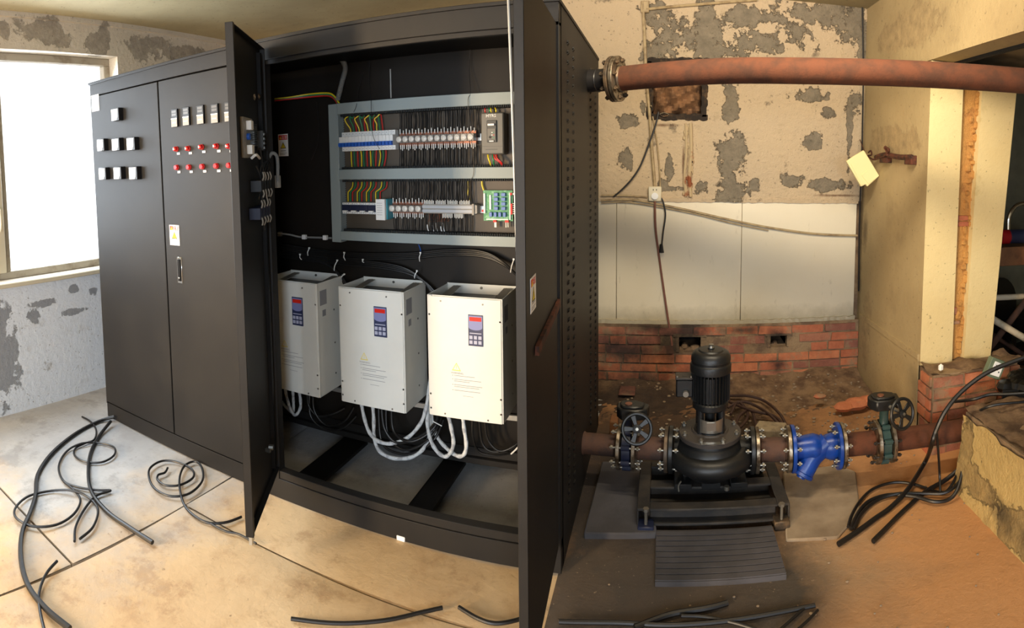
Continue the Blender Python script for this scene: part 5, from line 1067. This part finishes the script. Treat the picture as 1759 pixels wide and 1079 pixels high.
for c_, s_ in ((c0, -1), (c1, 1)):
    m = MB(); disc(m, c_ + LD * s_ * .002, LD, .110, .018); B(m, 'flange', 'blue_v', t_)
    m = MB(); disc(m, c_ + LD * s_ * .013, LD, .102, .004); B(m, 'gasket', 'ink', t_)
    m = MB(); disc(m, c_ + LD * s_ * .024, LD, .108, .018); B(m, 'counter_flange', 'flange', t_)
    bolts('bolt', c_ + LD * s_ * .012, LD, .090, -.045, .045, 8, t_, 'bolt', .0078, .5)
# ---- pump
C0 = L(1219); t_ = thing('pump', 'black vertical inline pump with finned motor on a steel base frame', 'pump', Vector((C0.x, C0.y, .10)))
def PV(dx, dy, z): return Vector((C0.x + dx, C0.y + dy, z))
m = MB(); m.lathe([(.075, .115), (.12, .125), (.150, .155), (.165, .195), (.168, .225), (.160, .262), (.145, .285), (.130, .300), (.130, .312)], PV(0, 0, 0), (0, 0, 1), 40)
a_ = L(1155); b_ = L(1291)
m.tube([a_ + LD * .01, a_ + LD * .08, C0 - LD * .09], lambda q: .056 + .028 * q, 24, sm=4); m.tube([b_ - LD * .01, b_ - LD * .08, C0 + LD * .09], lambda q: .056 + .028 * q, 24, sm=4)
m.tube([PV(.165 * math.cos(a), .165 * math.sin(a), .215) for a in [-PI * .95 + k * PI * .9 / 8 for k in range(9)]], lambda q: .040 + .012 * q, 16, sm=4)
B(m, 'volute', 'pump_blk', t_, sharp=50)
for c_, s_ in ((L(1153), -1), (L(1292), 1)):
    m = MB(); disc(m, c_, LD, .108, .020); B(m, 'flange', 'pump_blk', t_)
    m = MB(); disc(m, c_ + LD * s_ * .022, LD, .106, .018); B(m, 'counter_flange', 'flange_dk' if s_ < 0 else 'flange', t_)
    m = MB(); disc(m, c_ + LD * s_ * .0115, LD, .098, .004); B(m, 'gasket', 'ink', t_)
    bolts('bolt', c_ + LD * s_ * .011, LD, .088, -.048, .048, 8, t_, 'bolt', .0078, .5)
m = MB(); m.lathe([(.128, .300), (.150, .304), (.150, .322), (.146, .326), (.09, .328), (.085, .335), (0, .335)], PV(0, 0, 0), (0, 0, 1), 40); B(m, 'casing_cover', pm('dull dark grey casting', (70, 64, 60), .5, .2), t_)
for k in range(8):
    a = 2 * PI * (k + .5) / 8; o = PV(.132 * math.cos(a), .132 * math.sin(a), .326); m = MB(); m.cyl(o, o + Vector((0, 0, .010)), .011, 6); m.cyl(o, o + Vector((0, 0, .018)), .006, 8); B(m, 'cover_bolt', 'bolt', t_)
m = MB(); m.lathe([(.080, .326), (.078, .338), (.070, .344), (.068, .352)], PV(0, 0, 0), (0, 0, 1), 32)
for k in range(4):
    a = PI / 4 + k * PI / 2; o = PV(.070 * math.cos(a), .070 * math.sin(a), 0); m.cyl(o + Vector((0, 0, .33)), o + Vector((0, 0, .46)), .016, 10)
m.lathe([(.080, .440), (.086, .448), (.086, .470), (.078, .476)], PV(0, 0, 0), (0, 0, 1), 32); m.cyl(PV(0, 0, .33), PV(0, 0, .45), .025, 14); B(m, 'lantern', 'pump_blk', t_)
m = MB(); aa = [-PI / 2 - .78 + k * 1.56 / 10 for k in range(11)]
vs = [PV(.083 * math.cos(a), .083 * math.sin(a), .345) for a in aa] + [PV(.085 * math.cos(a), .085 * math.sin(a), .415 - .012 * math.sin((k / 10) * PI)) for k, a in enumerate(aa)]
m.add(vs + [v + Vector((0, .004, 0)) for v in vs], [(i, i + 1, 12 + i, 11 + i) for i in range(10)] + [(22 + i, 33 + i, 34 + i, 23 + i) for i in range(10)]); B(m, 'coupling_guard', 'nameplate', t_, label='curved stainless coupling guard')
m = MB(); m.box(C0.x - .022, C0.y - .090, .362, C0.x + .020, C0.y - .084, .40); m.box(C0.x - .05, C0.y - .149, .3262, C0.x + .055, C0.y - .128, .3280); B(m, 'rating_plate', 'nameplate', t_)
m = MB(); m.lathe([(.060, .470), (.072, .480), (.074, .60)], PV(0, 0, 0), (0, 0, 1), 36); mo = B(m, 'motor_body', 'pump_blk', t_)
for k in range(32):
    a = 2 * PI * k / 32; d_ = Vector((math.cos(a), math.sin(a), 0)); n_ = Vector((-d_.y, d_.x, 0))
    m = MB(); m.obox(PV(0, 0, .552) + d_ * .082, d_ * .011, n_ * .0016, Vector((0, 0, .068))); B(m, 'cooling_fin', 'pump_blk', mo)
m = MB(); m.lathe([(.090, .616), (.097, .618), (.098, .650), (.096, .656), (.092, .660), (.092, .668), (.095, .672), (.094, .690), (.084, .708), (.070, .716), (.062, .716), (.056, .722), (.016, .724), (.016, .728), (0, .728)], PV(0, 0, 0), (0, 0, 1), 40); B(m, 'fan_cowl', 'pump_blk', t_)
m = MB(); m.lathe([(.014, .726), (.010, .738), (.013, .744), (0, .746)], PV(0, 0, 0), (0, 0, 1), 10); B(m, 'eye_bolt', 'bolt', t_)
m = MB(); m.box(C0.x - .165, C0.y - .035, .50, C0.x - .085, C0.y + .035, .585); tb = B(m, 'terminal_box', 'pump_blk', t_, bev=.006)
m = MB(); m.box(C0.x - .168, C0.y - .038, .585, C0.x - .088, C0.y + .038, .596); m.box(C0.x - .135, C0.y - .02, .596, C0.x - .115, C0.y + .0, .598); B(m, 'box_lid', 'channel', tb, bev=.003)
m = MB()
for x in (-.16, -.095): m.cyl((C0.x + x, C0.y - .03, .596), (C0.x + x, C0.y - .03, .602), .005, 6)
m.cyl((C0.x - .12, C0.y - .04, .525), (C0.x - .12, C0.y - .06, .525), .014, 10); B(m, 'box_screw', 'bolt', tb)
m = MB(); m.box(C0.x - .045, C0.y - .10, .085, C0.x + .045, C0.y + .10, .13); m.cyl(PV(0, -.06, .075), PV(0, -.06, .12), .022, 12)
for s_ in (-1, 1): m.box(C0.x + s_ * .13 - .04, C0.y - .12, .10, C0.x + s_ * .13 + .04, C0.y + .10, .125); m.box(C0.x + s_ * .10 - .03, C0.y - .05, .115, C0.x + s_ * .10 + .03, C0.y + .05, .17)
B(m, 'pump_foot', 'pump_blk', t_, bev=.003)
m = MB(); m.tube([PV(-.15, -.13, .098), PV(-.152, -.13, .125), PV(-.140, -.132, .148)], .004, 6); B(m, 'drain_hook', 'bolt', t_); m = MB(); m.cyl(PV(.07, -.13, .10), PV(.07, -.13, .118), .012, 10); B(m, 'plug', 'bolt', t_)
# ---- base frame (channel steel)
zt = .10; fa = atz(1120, 820, zt); fb = atz(1322, 820, zt); f0 = atz(1118, 862, zt); f1 = atz(1332, 862, zt)
yb, yf = 2.80, 2.43; xl, xr = -.05, .515
t_ = thing('base_frame', 'weathered steel channel frame under the pump, standing on short stub feet', 'frame', ((xl + xr) / 2, (yb + yf) / 2, 0))
def channel_x(y0, y1, nm='cross_rail'):
    mb = MB(); mb.box(xl, y0, .088, xr, y1, zt); mb.box(xl, y1 - .008, .022, xr, y1, .088); mb.box(xl, y0, .022, xr, y1, .034); return B(mb, nm, 'channel', t_, bev=.003)
channel_x(yf, yf + .055); channel_x(2.600, 2.662); channel_x(yb - .02, yb + .03)
for x0, x1 in ((xl - .055, xl), (xr, xr + .055)):
    m = MB(); m.box(x0, yf - .0, .088, x1, yb + .03, zt); m.box(x0 if x0 < 0 else x1 - .008, yf, .022, (x0 + .008) if x0 < 0 else x1, yb + .03, .088); B(m, 'side_rail', 'channel', t_, bev=.003)
for x in (xl - .015, xr + .015):
    m = MB(); m.box(x - .035, yf - .035, 0, x + .035, yf + .03, .038); B(m, 'stub_foot', 'flange_dk' if x > 0 else 'navy_br', t_, bev=.004)
    m = MB(); m.cyl((x, yf - .012, .038), (x, yf - .012, .105), .007, 8); m.cyl((x, yf - .012, .098), (x, yf - .012, .11), .014, 6); B(m, 'anchor_bolt', 'bolt', t_)
    m = MB(); m.box(x - .035, yb - .03, 0, x + .035, yb + .03, .024); B(m, 'stub_foot', 'flange_dk', t_, bev=.004)
m = MB(); m.box(xl + .03, 2.10, -.005, xr - .03, yf - .02, .018)
for k in range(9): m.box(xl + .03, 2.105 + k * .033, .018, xr - .03, 2.105 + k * .033 + .027, .022)
tag(B(m, 'ribbed_slab', 'pad'), 'grey ribbed slab in front of the pump base frame', 'slab')
# ------------------------------------------------------------------ things on the back wall
def wp(px, py, off=.012): return at(px, py, YB - off)
def wcable(name, pts, r, mat, lab, cat='cable', grp=None, off=.018, n=7): mb = MB(); mb.tube([wp(x, y, off) for x, y in pts], r, n, sm=5); return tag(B(mb, name, mat), lab, cat, grp)
wcable('wall_conduit', [(1104, 2), (1107, 60), (1110, 130), (1116, 200), (1120, 260), (1125, 322)], .011, 'aged_cable', 'thicker cream conduit running down the back wall to the socket box', 'conduit', 'cream wall conduits')
wcable('wall_conduit', [(1110, 16), (1160, 11), (1220, 6), (1300, 0)], .010, 'aged_cable', 'cream conduit running right along the very top of the back wall', 'conduit', 'cream wall conduits')
m = MB(); p = wp(1108, 12, .014); m.box(p.x - .028, p.y - .012, p.z - .04, p.x + .028, p.y + .012, p.z + .04); tag(B(m, 'junction_box', 'aged_cable', bev=.004), 'small cream junction box where the two wall conduits meet', 'box')
wcable('wall_wire', [(1121, 200), (1128, 240), (1133, 290), (1134, 325)], .005, 'aged_cable', 'thin dirty wire hanging beside the conduit from the square opening', 'wire')
wcable('drooping_cable', [(1131, 192), (1126, 215), (1113, 252), (1100, 285), (1085, 308), (1068, 326), (1054, 338)], .0065, 'black_w', 'black cord drooping from the square opening down to the left', 'cord', None, .03)
p = wp(1125, 333, .02); m = MB(); t_ = thing('socket_box', 'cream socket box at the foot of the wall conduit', 'socket', p)
m = MB(); m.box(p.x - .046, p.y - .022, p.z - .052, p.x + .046, p.y + .018, p.z + .052); B(m, 'box', 'white_dull', t_, bev=.006)
m = MB(); m.cyl((p.x, p.y - .022, p.z - .014), (p.x, p.y - .034, p.z - .014), .024, 16); B(m, 'plug_face', 'white_pl', t_)
m = MB(); m.box(p.x - .014, p.y - .023, p.z + .024, p.x - .008, p.y - .0215, p.z + .034); m.box(p.x + .008, p.y - .023, p.z + .024, p.x + .014, p.y - .0215, p.z + .034); B(m, 'socket_slot', 'ink', t_)
wcable('surface_cable', [(1033, 336), (1070, 336), (1112, 339)], .007, 'aged_cable', 'upper cream cable from the cabinet to the socket box', 'cable', 'cream cables at socket height')
wcable('surface_cable', [(1033, 345), (1080, 343), (1120, 349), (1180, 361), (1250, 377), (1320, 391), (1400, 402), (1473, 405)], .0085, 'aged_cable', 'long sagging cream cable crossing the wall boards to the right corner', 'cable', 'cream cables at socket height')
wcable('surface_cable', [(1033, 349), (1080, 348), (1140, 357), (1200, 369), (1255, 383), (1320, 396)], .005, 'aged_cable', 'thinner cable under the long sagging cream cable', 'cable', 'cream cables at socket height')
wcable('reddish_cable', [(1125, 345), (1126, 390), (1132, 440), (1139, 490), (1147, 545), (1154, 590), (1156, 640), (1150, 665)], .0075, 'old_pink', 'faded reddish cord hanging from the socket box down past the bricks', 'cord', None, .03)
wcable('plug_lead', [(1136, 340), (1140, 350), (1143, 370), (1139, 400), (1137, 420)], .0055, 'black_w', 'black lead hanging from the socket box with a loose plug', 'cord', None, .03)
p = wp(1136, 428, .03); m = MB(); m.tube([p + Vector((0, 0, .035)), p, p - Vector((0, 0, .025))], lambda q: .010 + .010 * q, 8, sm=2); tag(B(m, 'loose_plug', 'black_w'), 'small black plug dangling on its lead before the wall boards', 'plug')
m = MB()
for x, w_ in ((1178, .010), (1186, .014)): m.tube([wp(x, 212, .004), wp(x + 1, 260, .006), wp(x - 2, 300, .006), wp(x, 338, .004)], w_, 7, sm=5)
for k in range(40): p = wp(random.uniform(1174, 1190), random.uniform(215, 342), .002); m.ball(p, random.uniform(.006, .016), .01, random.uniform(.012, .03), 6)
tag(B(m, 'plaster_chase', pm('stained chase filler', (178, 158, 124), .85, 0, (132, 72, 42), 10, .5, .6, .6, 60, world=True)), 'crumbling rust-stained vertical chase under the square opening', 'plaster')
wcable('corner_cable', [(1481, 0), (1483, 120), (1481, 240), (1480, 300), (1478, 330), (1476, 400), (1475, 500)], .006, 'black_w', 'dark cable running down the right corner of the back wall', 'cable', None, .02)
# crumpled cloth in the opening
m = MB(); rnd = random.Random(11); nx, nz = 26, 20; vs = []
for j in range(nz + 1):
    for i in range(nx + 1):
        u, v = i / nx, j / nz; x = hx0 + .02 + (hx1 - hx0 - .04) * u; z = hz0 + .012 + (hz1 - hz0 - .05) * v
        y = YB + .02 + .10 * (1 - math.sin(PI * u) ** .5 * math.sin(PI * min(1, v * 1.1)) ** .5) + .018 * math.sin(17 * u + 9 * v) + .016 * math.sin(23 * v - 13 * u + 2) + rnd.uniform(-.006, .006); vs.append((x, y, z))
m.add(vs, [(j * (nx + 1) + i, j * (nx + 1) + i + 1, (j + 1) * (nx + 1) + i + 1, (j + 1) * (nx + 1) + i) for j in range(nz) for i in range(nx)]); tag(B(m, 'cloth_bundle', 'cloth', sharp=25), 'crumpled brown cloth stuffed into the square opening of the back wall', 'cloth')
m = MB(); p = wp(1118, 183, .02); m.ball(p, .010, .01, .014, 8); tag(B(m, 'metal_bead', 'chrome'), 'small bright knob at the left edge of the square opening', 'knob'); m = MB(); p = wp(1141, 197, .02); m.tube([p + Vector((-.03, 0, 0)), p + Vector((0, 0, .014)), p + Vector((.03, 0, 0)), p + Vector((0, 0, -.012))], .003, 5, True); tag(B(m, 'metal_scrap', 'chrome'), 'bright twist of wire at the lower left of the square opening', 'wire')
# paper bag hung on the rusty bracket
a = wp(1484, 260, .36); pts = [(1484, 258), (1511, 302), (1500, 312), (1490, 321), (1487, 317), (1479, 321), (1454, 277), (1467, 268)]
m = MB(); m.poly([wp(x, y, .36) for x, y in pts], (0, .022, 0)); bgp = B(m, 'paper_bag', 'card', bev=.004); tag(bgp, 'creased cream paper bag hung at the corner of the back wall', 'bag')
m = MB(); m.poly([wp(x, y, .364) for x, y in ((1490, 293), (1502, 308), (1492, 316), (1480, 301))], (0, .006, 0)); m.poly([wp(x, y, .363) for x, y in ((1461, 281), (1478, 299), (1484, 316), (1480, 318))], (0, .004, 0)); m2 = bpy.data.objects.get(bgp.name); B(m, 'bag_fold', 'card', bgp)
m = MB(); m.tube([wp(1477, 240, .02), wp(1481, 250, .2), wp(1485, 260, .35)], .003, 5); tag(B(m, 'hanging_wire', 'rust_iron'), 'short dark wire holding the paper bag', 'wire')
def sp_(px, py, off=.02): return atx(px, py, XP - off)
t_ = thing('pipe_bracket', 'rusty iron pipe bracket with twisted wire on the grey side wall', 'bracket', sp_(1530, 270))
m = MB(); m.tube([sp_(1505, 270, .03), sp_(1520, 266, .03), sp_(1545, 270, .03), sp_(1566, 270, .03)], .017, 8, sm=4); B(m, 'bracket_bar', 'rust_iron', t_)
for x0, x1, y0, y1 in ((1513, 1525, 270, 280), (1556, 1567, 267, 283)):
    a = sp_(x0, y0, .03); b = sp_(x1, y1, .03); m = MB(); m.box(XP - .04, a.y, b.z, XP, b.y, a.z); B(m, 'bracket_plate', 'rust_iron', t_, bev=.003)
m = MB(); m.tube([sp_(1492, 262, .04), sp_(1496, 259, .05), sp_(1497, 266, .04), sp_(1491, 268, .04), sp_(1500, 274, .04), sp_(1512, 271, .04), sp_(1524, 266, .05)], .006, 6); m.tube([sp_(1525, 264, .04), sp_(1521, 254, .05), sp_(1527, 257, .05), sp_(1525, 264, .04)], .008, 6); m.ball(sp_(1521, 254, .05), .014, .014, .014, 8); B(m, 'twisted_wire', 'rust_iron', t_)
# stone and cords behind the pump
a = atz(1308, 728, .10); m = MB(); q = [atz(1292, 737, .1), atz(1303, 720, .1), atz(1352, 724, .1), atz(1351, 738, .1)]; m.poly([(p.x, p.y, .045) for p in q], (0, 0, .05)); tag(B(m, 'flat_stone', 'stone', bev=.008), 'pale flat stone block lying behind the pump outlet', 'stone')
m = MB(); m.box(atz(1046, 745, .1).x, 3.15, .02, atz(1060, 745, .1).x, 3.25, .15); tag(B(m, 'wooden_stub', 'wood', bev=.004), 'short timber stub standing behind the left butterfly valve', 'timber')
a = at(1063, 672, 3.85); b = at(1091, 690, 3.85); m = MB(); m.box(a.x, 3.80, max(.03, b.z), b.x, 3.95, a.z); tag(B(m, 'stone_block', BR[3], bev=.008), 'squarish reddish block resting against the bricks behind the left valve', 'block')
for i, pts in enumerate(([(1250, 680), (1285, 680), (1315, 690), (1340, 712), (1352, 735)], [(1250, 700), (1275, 690), (1300, 698), (1325, 715), (1345, 738)], [(1255, 712), (1268, 690), (1285, 712), (1270, 735), (1258, 720)], [(1252, 690), (1290, 705), (1330, 715), (1352, 738), (1368, 745)], [(1262, 740), (1270, 715), (1290, 705), (1300, 735)])):
    mb = MB(); mb.tube([atz(x, y, .05 + .02 * (k % 2)) for k, (x, y) in enumerate(pts)], .009, 7, sm=6); tag(B(mb, 'brown_hose', pm('dark brown hose %d' % i, (58, 38, 32), .6)), 'dark brown hose tangled on the ground right of the motor, %s' % ['outermost arc', 'middle arc', 'small loop nearest the motor', 'lowest arc reaching the strainer', 'short inner bend'][i], 'hose', 'brown hoses behind the pump')
# ------------------------------------------------------------------ black cables at the right
def fcable(name, pts, r, lab, grp, mat='black_wg', n=8): mb = MB(); mb.tube([(atz(p[0], p[1], p[2]) if len(p) == 3 else at(p[0], p[1], p[3])) for p in pts], r, n, sm=7); return tag(B(mb, name, mat), lab, 'cable', grp)
GR = 'black cables over the low wall'
Z = .012
fcable('power_cable', [(1590, 792, .06), (1560, 840, .03), (1530, 872, Z), (1505, 890, Z), (1475, 912, Z), (1440, 935, Z)][::-1] + [(1600, 765, 0, 2.40), (1608, 740, 0, 2.38), (1625, 705, 0, 2.38), (1655, 670, 0, 2.38), (1700, 638, 0, 2.35), (1765, 612, 0, 2.30)], .0115, 'thickest black cable climbing over the low wall at the far right', GR)
fcable('power_cable', [(1660, 792, .10), (1628, 822, .03), (1590, 845, Z), (1550, 880, Z), (1520, 910, Z), (1500, 930, Z)][::-1] + [(1668, 770, .16)], .011, 'black cable slanting from the end of the low wall to the lower left', GR)
fcable('power_cable', [(1457, 905, Z), (1463, 885, Z), (1478, 860, Z), (1500, 840, Z), (1535, 829, Z), (1570, 832, Z), (1610, 845, Z), (1630, 840, .03), (1650, 800, .10), (1657, 760, 0, 2.49), (1666, 722, 0, 2.49), (1700, 698, .435), (1765, 690, .44)], .007, 'thin cable arching on the ground then up over the low wall top', GR)
fcable('power_cable', [(1462, 908, Z), (1475, 880, Z), (1495, 860, Z), (1530, 850, Z), (1570, 853, .02), (1605, 862, .02), (1630, 858, .02), (1645, 840, .05), (1655, 800, .12), (1662, 760, .2)], .009, 'looped black cable with the widest bend on the ground', GR)
fcable('power_cable', [(1467, 908, Z), (1482, 880, Z), (1510, 858, Z), (1545, 848, .02), (1590, 848, .02), (1625, 846, .03), (1650, 825, .06), (1662, 790, .15)], .008, 'middle black cable of the ground loops', GR)
fcable('power_cable', [(1609, 742, .32), (1612, 780, .2), (1614, 815, .08), (1615, 845, .02)], .0065, 'thin black cable dropping straight beside the rusty outlet pipe', GR)
fcable('power_cable', [(1765, 675, .44), (1730, 677, .43), (1700, 678, .42), (1672, 686, .40), (1640, 690, .36)], .009, 'black cable lying along the back of the low wall top', GR)
# cables along the bottom edge
GB = 'black cables crossing the floor near the camera'
fcable('floor_cable', [(960, 1068, Z), (1060, 1070, Z), (1150, 1074, Z), (1240, 1068, Z), (1340, 1052, Z), (1400, 1040, Z)], .008, 'long black floor cable at the bottom centre right', GB)
fcable('floor_cable', [(1090, 1078, Z), (1150, 1056, Z), (1215, 1045, Z), (1250, 1036, Z)], .010, 'short thick black floor cable slanting up at the bottom', GB)
fcable('floor_cable', [(1170, 1058, Z * 1.8), (1210, 1060, Z), (1260, 1070, Z), (1300, 1082, Z)], .006, 'thin black floor cable crossing under the thick slanting one', GB)
fcable('floor_cable', [(1340, 1082, Z), (1365, 1060, Z), (1385, 1042, Z)], .005, 'short thin cable end at the bottom right, left of its pair', GB)
fcable('floor_cable', [(1370, 1082, Z), (1390, 1064, Z), (1405, 1048, Z)], .005, 'short thin cable end at the bottom right, right of its pair', GB)
fcable('floor_cable', [(500, 1063, Z), (580, 1071, Z), (660, 1066, Z), (720, 1053, Z), (760, 1044, Z)], .007, 'brown-black floor cable at the bottom, under the open bay', GB)
fcable('floor_cable', [(788, 1043, Z), (820, 1062, Z), (850, 1071, Z), (885, 1066, Z), (920, 1053, Z)], .007, 'black floor cable curving under the open right door', GB)
# coils on the left floor
GL = 'black cables on the floor before the closed cabinet'
fcable('floor_cable', [(196, 716, .03), (170, 724, Z), (130, 745, Z), (90, 778, Z), (65, 815, Z), (61, 850, Z), (52, 880, Z), (38, 915, Z), (36, 960, Z), (48, 1005, Z), (78, 1045, Z), (120, 1080, Z)], .011, 'thick black cable sweeping down the left floor to the picture edge', GL)
fcable('floor_cable', [(190, 724, .03), (170, 750, Z), (155, 780, Z), (152, 820, Z), (160, 850, Z), (185, 880, Z), (220, 905, Z), (262, 932, Z)], .010, 'thick black cable running down to the floor joint', GL)
fcable('floor_cable', [(141, 716, Z), (155, 724, Z), (165, 738, Z), (162, 755, Z), (145, 762, Z), (130, 770, Z), (128, 782, Z), (145, 793, Z), (175, 794, Z), (196, 782, Z), (195, 768, Z), (170, 761, Z), (140, 762, Z * 2), (115, 775, Z), (101, 800, Z), (108, 825, Z), (130, 836, Z), (165, 842, Z), (190, 843, Z), (165, 852, Z), (145, 875, Z), (130, 905, Z), (128, 930, Z)], .006, 'thin cable with the small loop nearest the cabinet foot', GL)
fcable('floor_cable', [(110, 828, Z), (130, 845, Z), (138, 862, Z), (125, 885, Z), (95, 902, Z), (55, 904, Z), (28, 890, Z), (27, 872, Z), (50, 852, Z), (90, 843, Z), (125, 843, Z * 2), (152, 855, Z), (168, 875, Z), (160, 905, Z), (137, 926, Z)], .006, 'thin cable lying in the wide oval loop at the far left', GL)
fcable('floor_cable', [(98, 964, Z), (80, 985, Z), (68, 1015, Z), (68, 1045, Z), (76, 1082, Z)], .006, 'short cable arc at the lower left corner', GL)
fcable('floor_cable', [(288, 804, Z), (283, 812, Z), (272, 816, Z), (271, 825, Z), (285, 834, Z), (310, 833, Z), (332, 820, Z), (328, 805, Z), (300, 793, Z), (275, 793, Z), (256, 808, Z), (262, 835, Z), (290, 852, Z), (325, 848, Z), (348, 825, Z), (345, 800, Z), (332, 793, Z), (315, 803, Z), (308, 830, Z), (318, 870, Z), (350, 896, Z), (385, 898, Z), (415, 888, Z)], .006, 'coiled thin cable in front of the swung-out left door', GL)
fcable('floor_cable', [(362, 900, Z), (385, 912, Z), (410, 918, Z), (440, 934, Z)], .005, 'thin cable passing under the swung-out left door', GL)
m = MB(); p = atz(693, 915, .02); m.box(p.x - .02, p.y - .03, -.002, p.x + .02, p.y + .02, .02); tag(B(m, 'foam_block', 'white_pl', bev=.003), 'small pale block lying at the foot of the open cabinet', 'block')
# ------------------------------------------------------------------ the room beyond, right edge
def rb(px, py, Y=3.5): return at(px, py, Y)
a = rb(1708, 424); b = rb(1775, 452); m = MB(); m.box(a.x, 3.45, b.z, 3.5, 3.9, a.z); tag(B(m, 'timber_shelf', 'wood', bev=.005), 'brown timber shelf beyond the pier at the right edge', 'shelf')
a = rb(1716, 407, 3.5); t_ = thing('small_motor', 'red and black small pump motor lying on the timber shelf', 'motor', a)
m = MB(); m.cyl((a.x, a.y, a.z), (a.x + .075, a.y, a.z), .055, 20); B(m, 'red_end', 'bottle_red', t_)
m = MB(); m.cyl((a.x + .075, a.y, a.z), (a.x + .45, a.y, a.z), .052, 20); B(m, 'motor_barrel', 'navy_br', t_)
m = MB(); m.tube([rb(1732, 394, 3.45), rb(1733, 375, 3.45), rb(1741, 358, 3.45), rb(1755, 350, 3.45), rb(1775, 352, 3.45)], .016, 10); tag(B(m, 'metal_hose', 'chrome'), 'shiny bent metal hose rising over the small motor', 'hose')
for i, (pa, pb_, r, mt_, lab) in enumerate((((1700, 512, 3.5), (1775, 508, 3.5), .022, 'pvc', 'dirty white pipe lying nearly level beyond the pier'), ((1700, 545, 3.3), (1775, 590, 3.2), .024, 'pvc', 'dirty white pipe slanting down to the right beyond the pier'), ((1698, 600, 3.3), (1775, 500, 3.5), .024, 'rust_dk', 'rusty pipe slanting up to the right beyond the pier'), ((1705, 575, 3.6), (1775, 620, 3.6), .018, 'rust_dk', 'thin dull pipe lowest in the stack beyond the pier'), ((1712, 612, 3.0), (1775, 655, 2.9), .024, 'pvc', 'dirty white pipe leaning behind the green socket box'))):
    m = MB(); m.tube([at(*pa), at(*pb_)], r, 12, sm=1); tag(B(m, 'loose_pipe', mt_), lab, 'pipe', 'loose pipes beyond the pier')
m = MB(); m.lathe([(.02, -.05), (.20, -.04), (.20, .04), (.02, .05)], rb(1712, 520, 3.8), (.3, -1, .1), 24); tag(B(m, 'dark_wheel', 'bag_blk'), 'dark round disc leaning behind the loose pipes', 'disc')
m = MB(); rnd = random.Random(5)
for k in range(26): m.obox((rnd.uniform(2.1, 3.2), rnd.uniform(3.1, 4.0), rnd.uniform(.02, .5)), Vector((rnd.uniform(.05, .16), rnd.uniform(-.05, .05), rnd.uniform(-.04, .04))), Vector((rnd.uniform(-.04, .04), rnd.uniform(.04, .1), 0)), Vector((0, 0, rnd.uniform(.02, .08))))
tag(B(m, 'dark_clutter', 'bag_blk'), 'dark heap of scrap beyond the pier', 'scrap', kind='stuff')
# green socket box on the ledge
zb = .462; p = atz(1706, 650, zb); a = at(1690, 646, p.y); b = at(1724, 612, p.y); t_ = thing('double_socket', 'green-backed white five-hole socket tilted on the brick ledge', 'socket', (p.x, p.y, zb)); 
ux = (at(1719, 655, p.y) - at(1691, 645, p.y)).normalized(); uz = Vector((-ux.z, 0, ux.x)); W_, H_ = .052, .052; cc_ = Vector((p.x + .002, p.y, zb + .078)); cc_ = at(1708, 632, p.y)
m = MB(); m.obox(cc_, ux * W_, Vector((0, .02, 0)), uz * H_); B(m, 'back_box', 'dark_green', t_, bev=.003)
m = MB(); m.obox(cc_ + Vector((0, -.022, 0)) + ux * .004, ux * W_ * .62, Vector((0, .003, 0)), uz * H_ * .72); B(m, 'socket_plate', 'paper', t_, bev=.002)
m = MB()
for dx, dz in ((-.014, .018), (.014, .018), (-.016, -.012), (.016, -.012), (0, -.002)): m.obox(cc_ + Vector((0, -.0255, 0)) + ux * (.004 + dx) + uz * dz, ux * .004, Vector((0, .001, 0)), uz * .0035)
B(m, 'socket_slot', 'ink', t_)
m = MB(); q = [atz(1715, 655, .45), atz(1722, 680, .42), atz(1770, 678, .42), atz(1770, 640, .45), atz(1735, 640, .5)]; m.poly([(v.x, v.y, .40) for v in q], (0, 0, .05)); rnd = random.Random(2)
for k in range(10): v = q[k % 5].lerp(q[(k + 2) % 5], rnd.uniform(.2, .6)); m.ball((v.x, v.y, .45), .06, .05, .035, 8)
tag(B(m, 'black_bag', 'bag_blk'), 'black plastic sheet crumpled behind the low wall', 'bag')
p = atz(1616, 636, .47); m = MB(); m.ball((p.x, p.y, .485), .018, .014, .022, 7); tag(B(m, 'white_pebble', 'paper'), 'small white lump on the brick ledge under the pier', 'pebble')
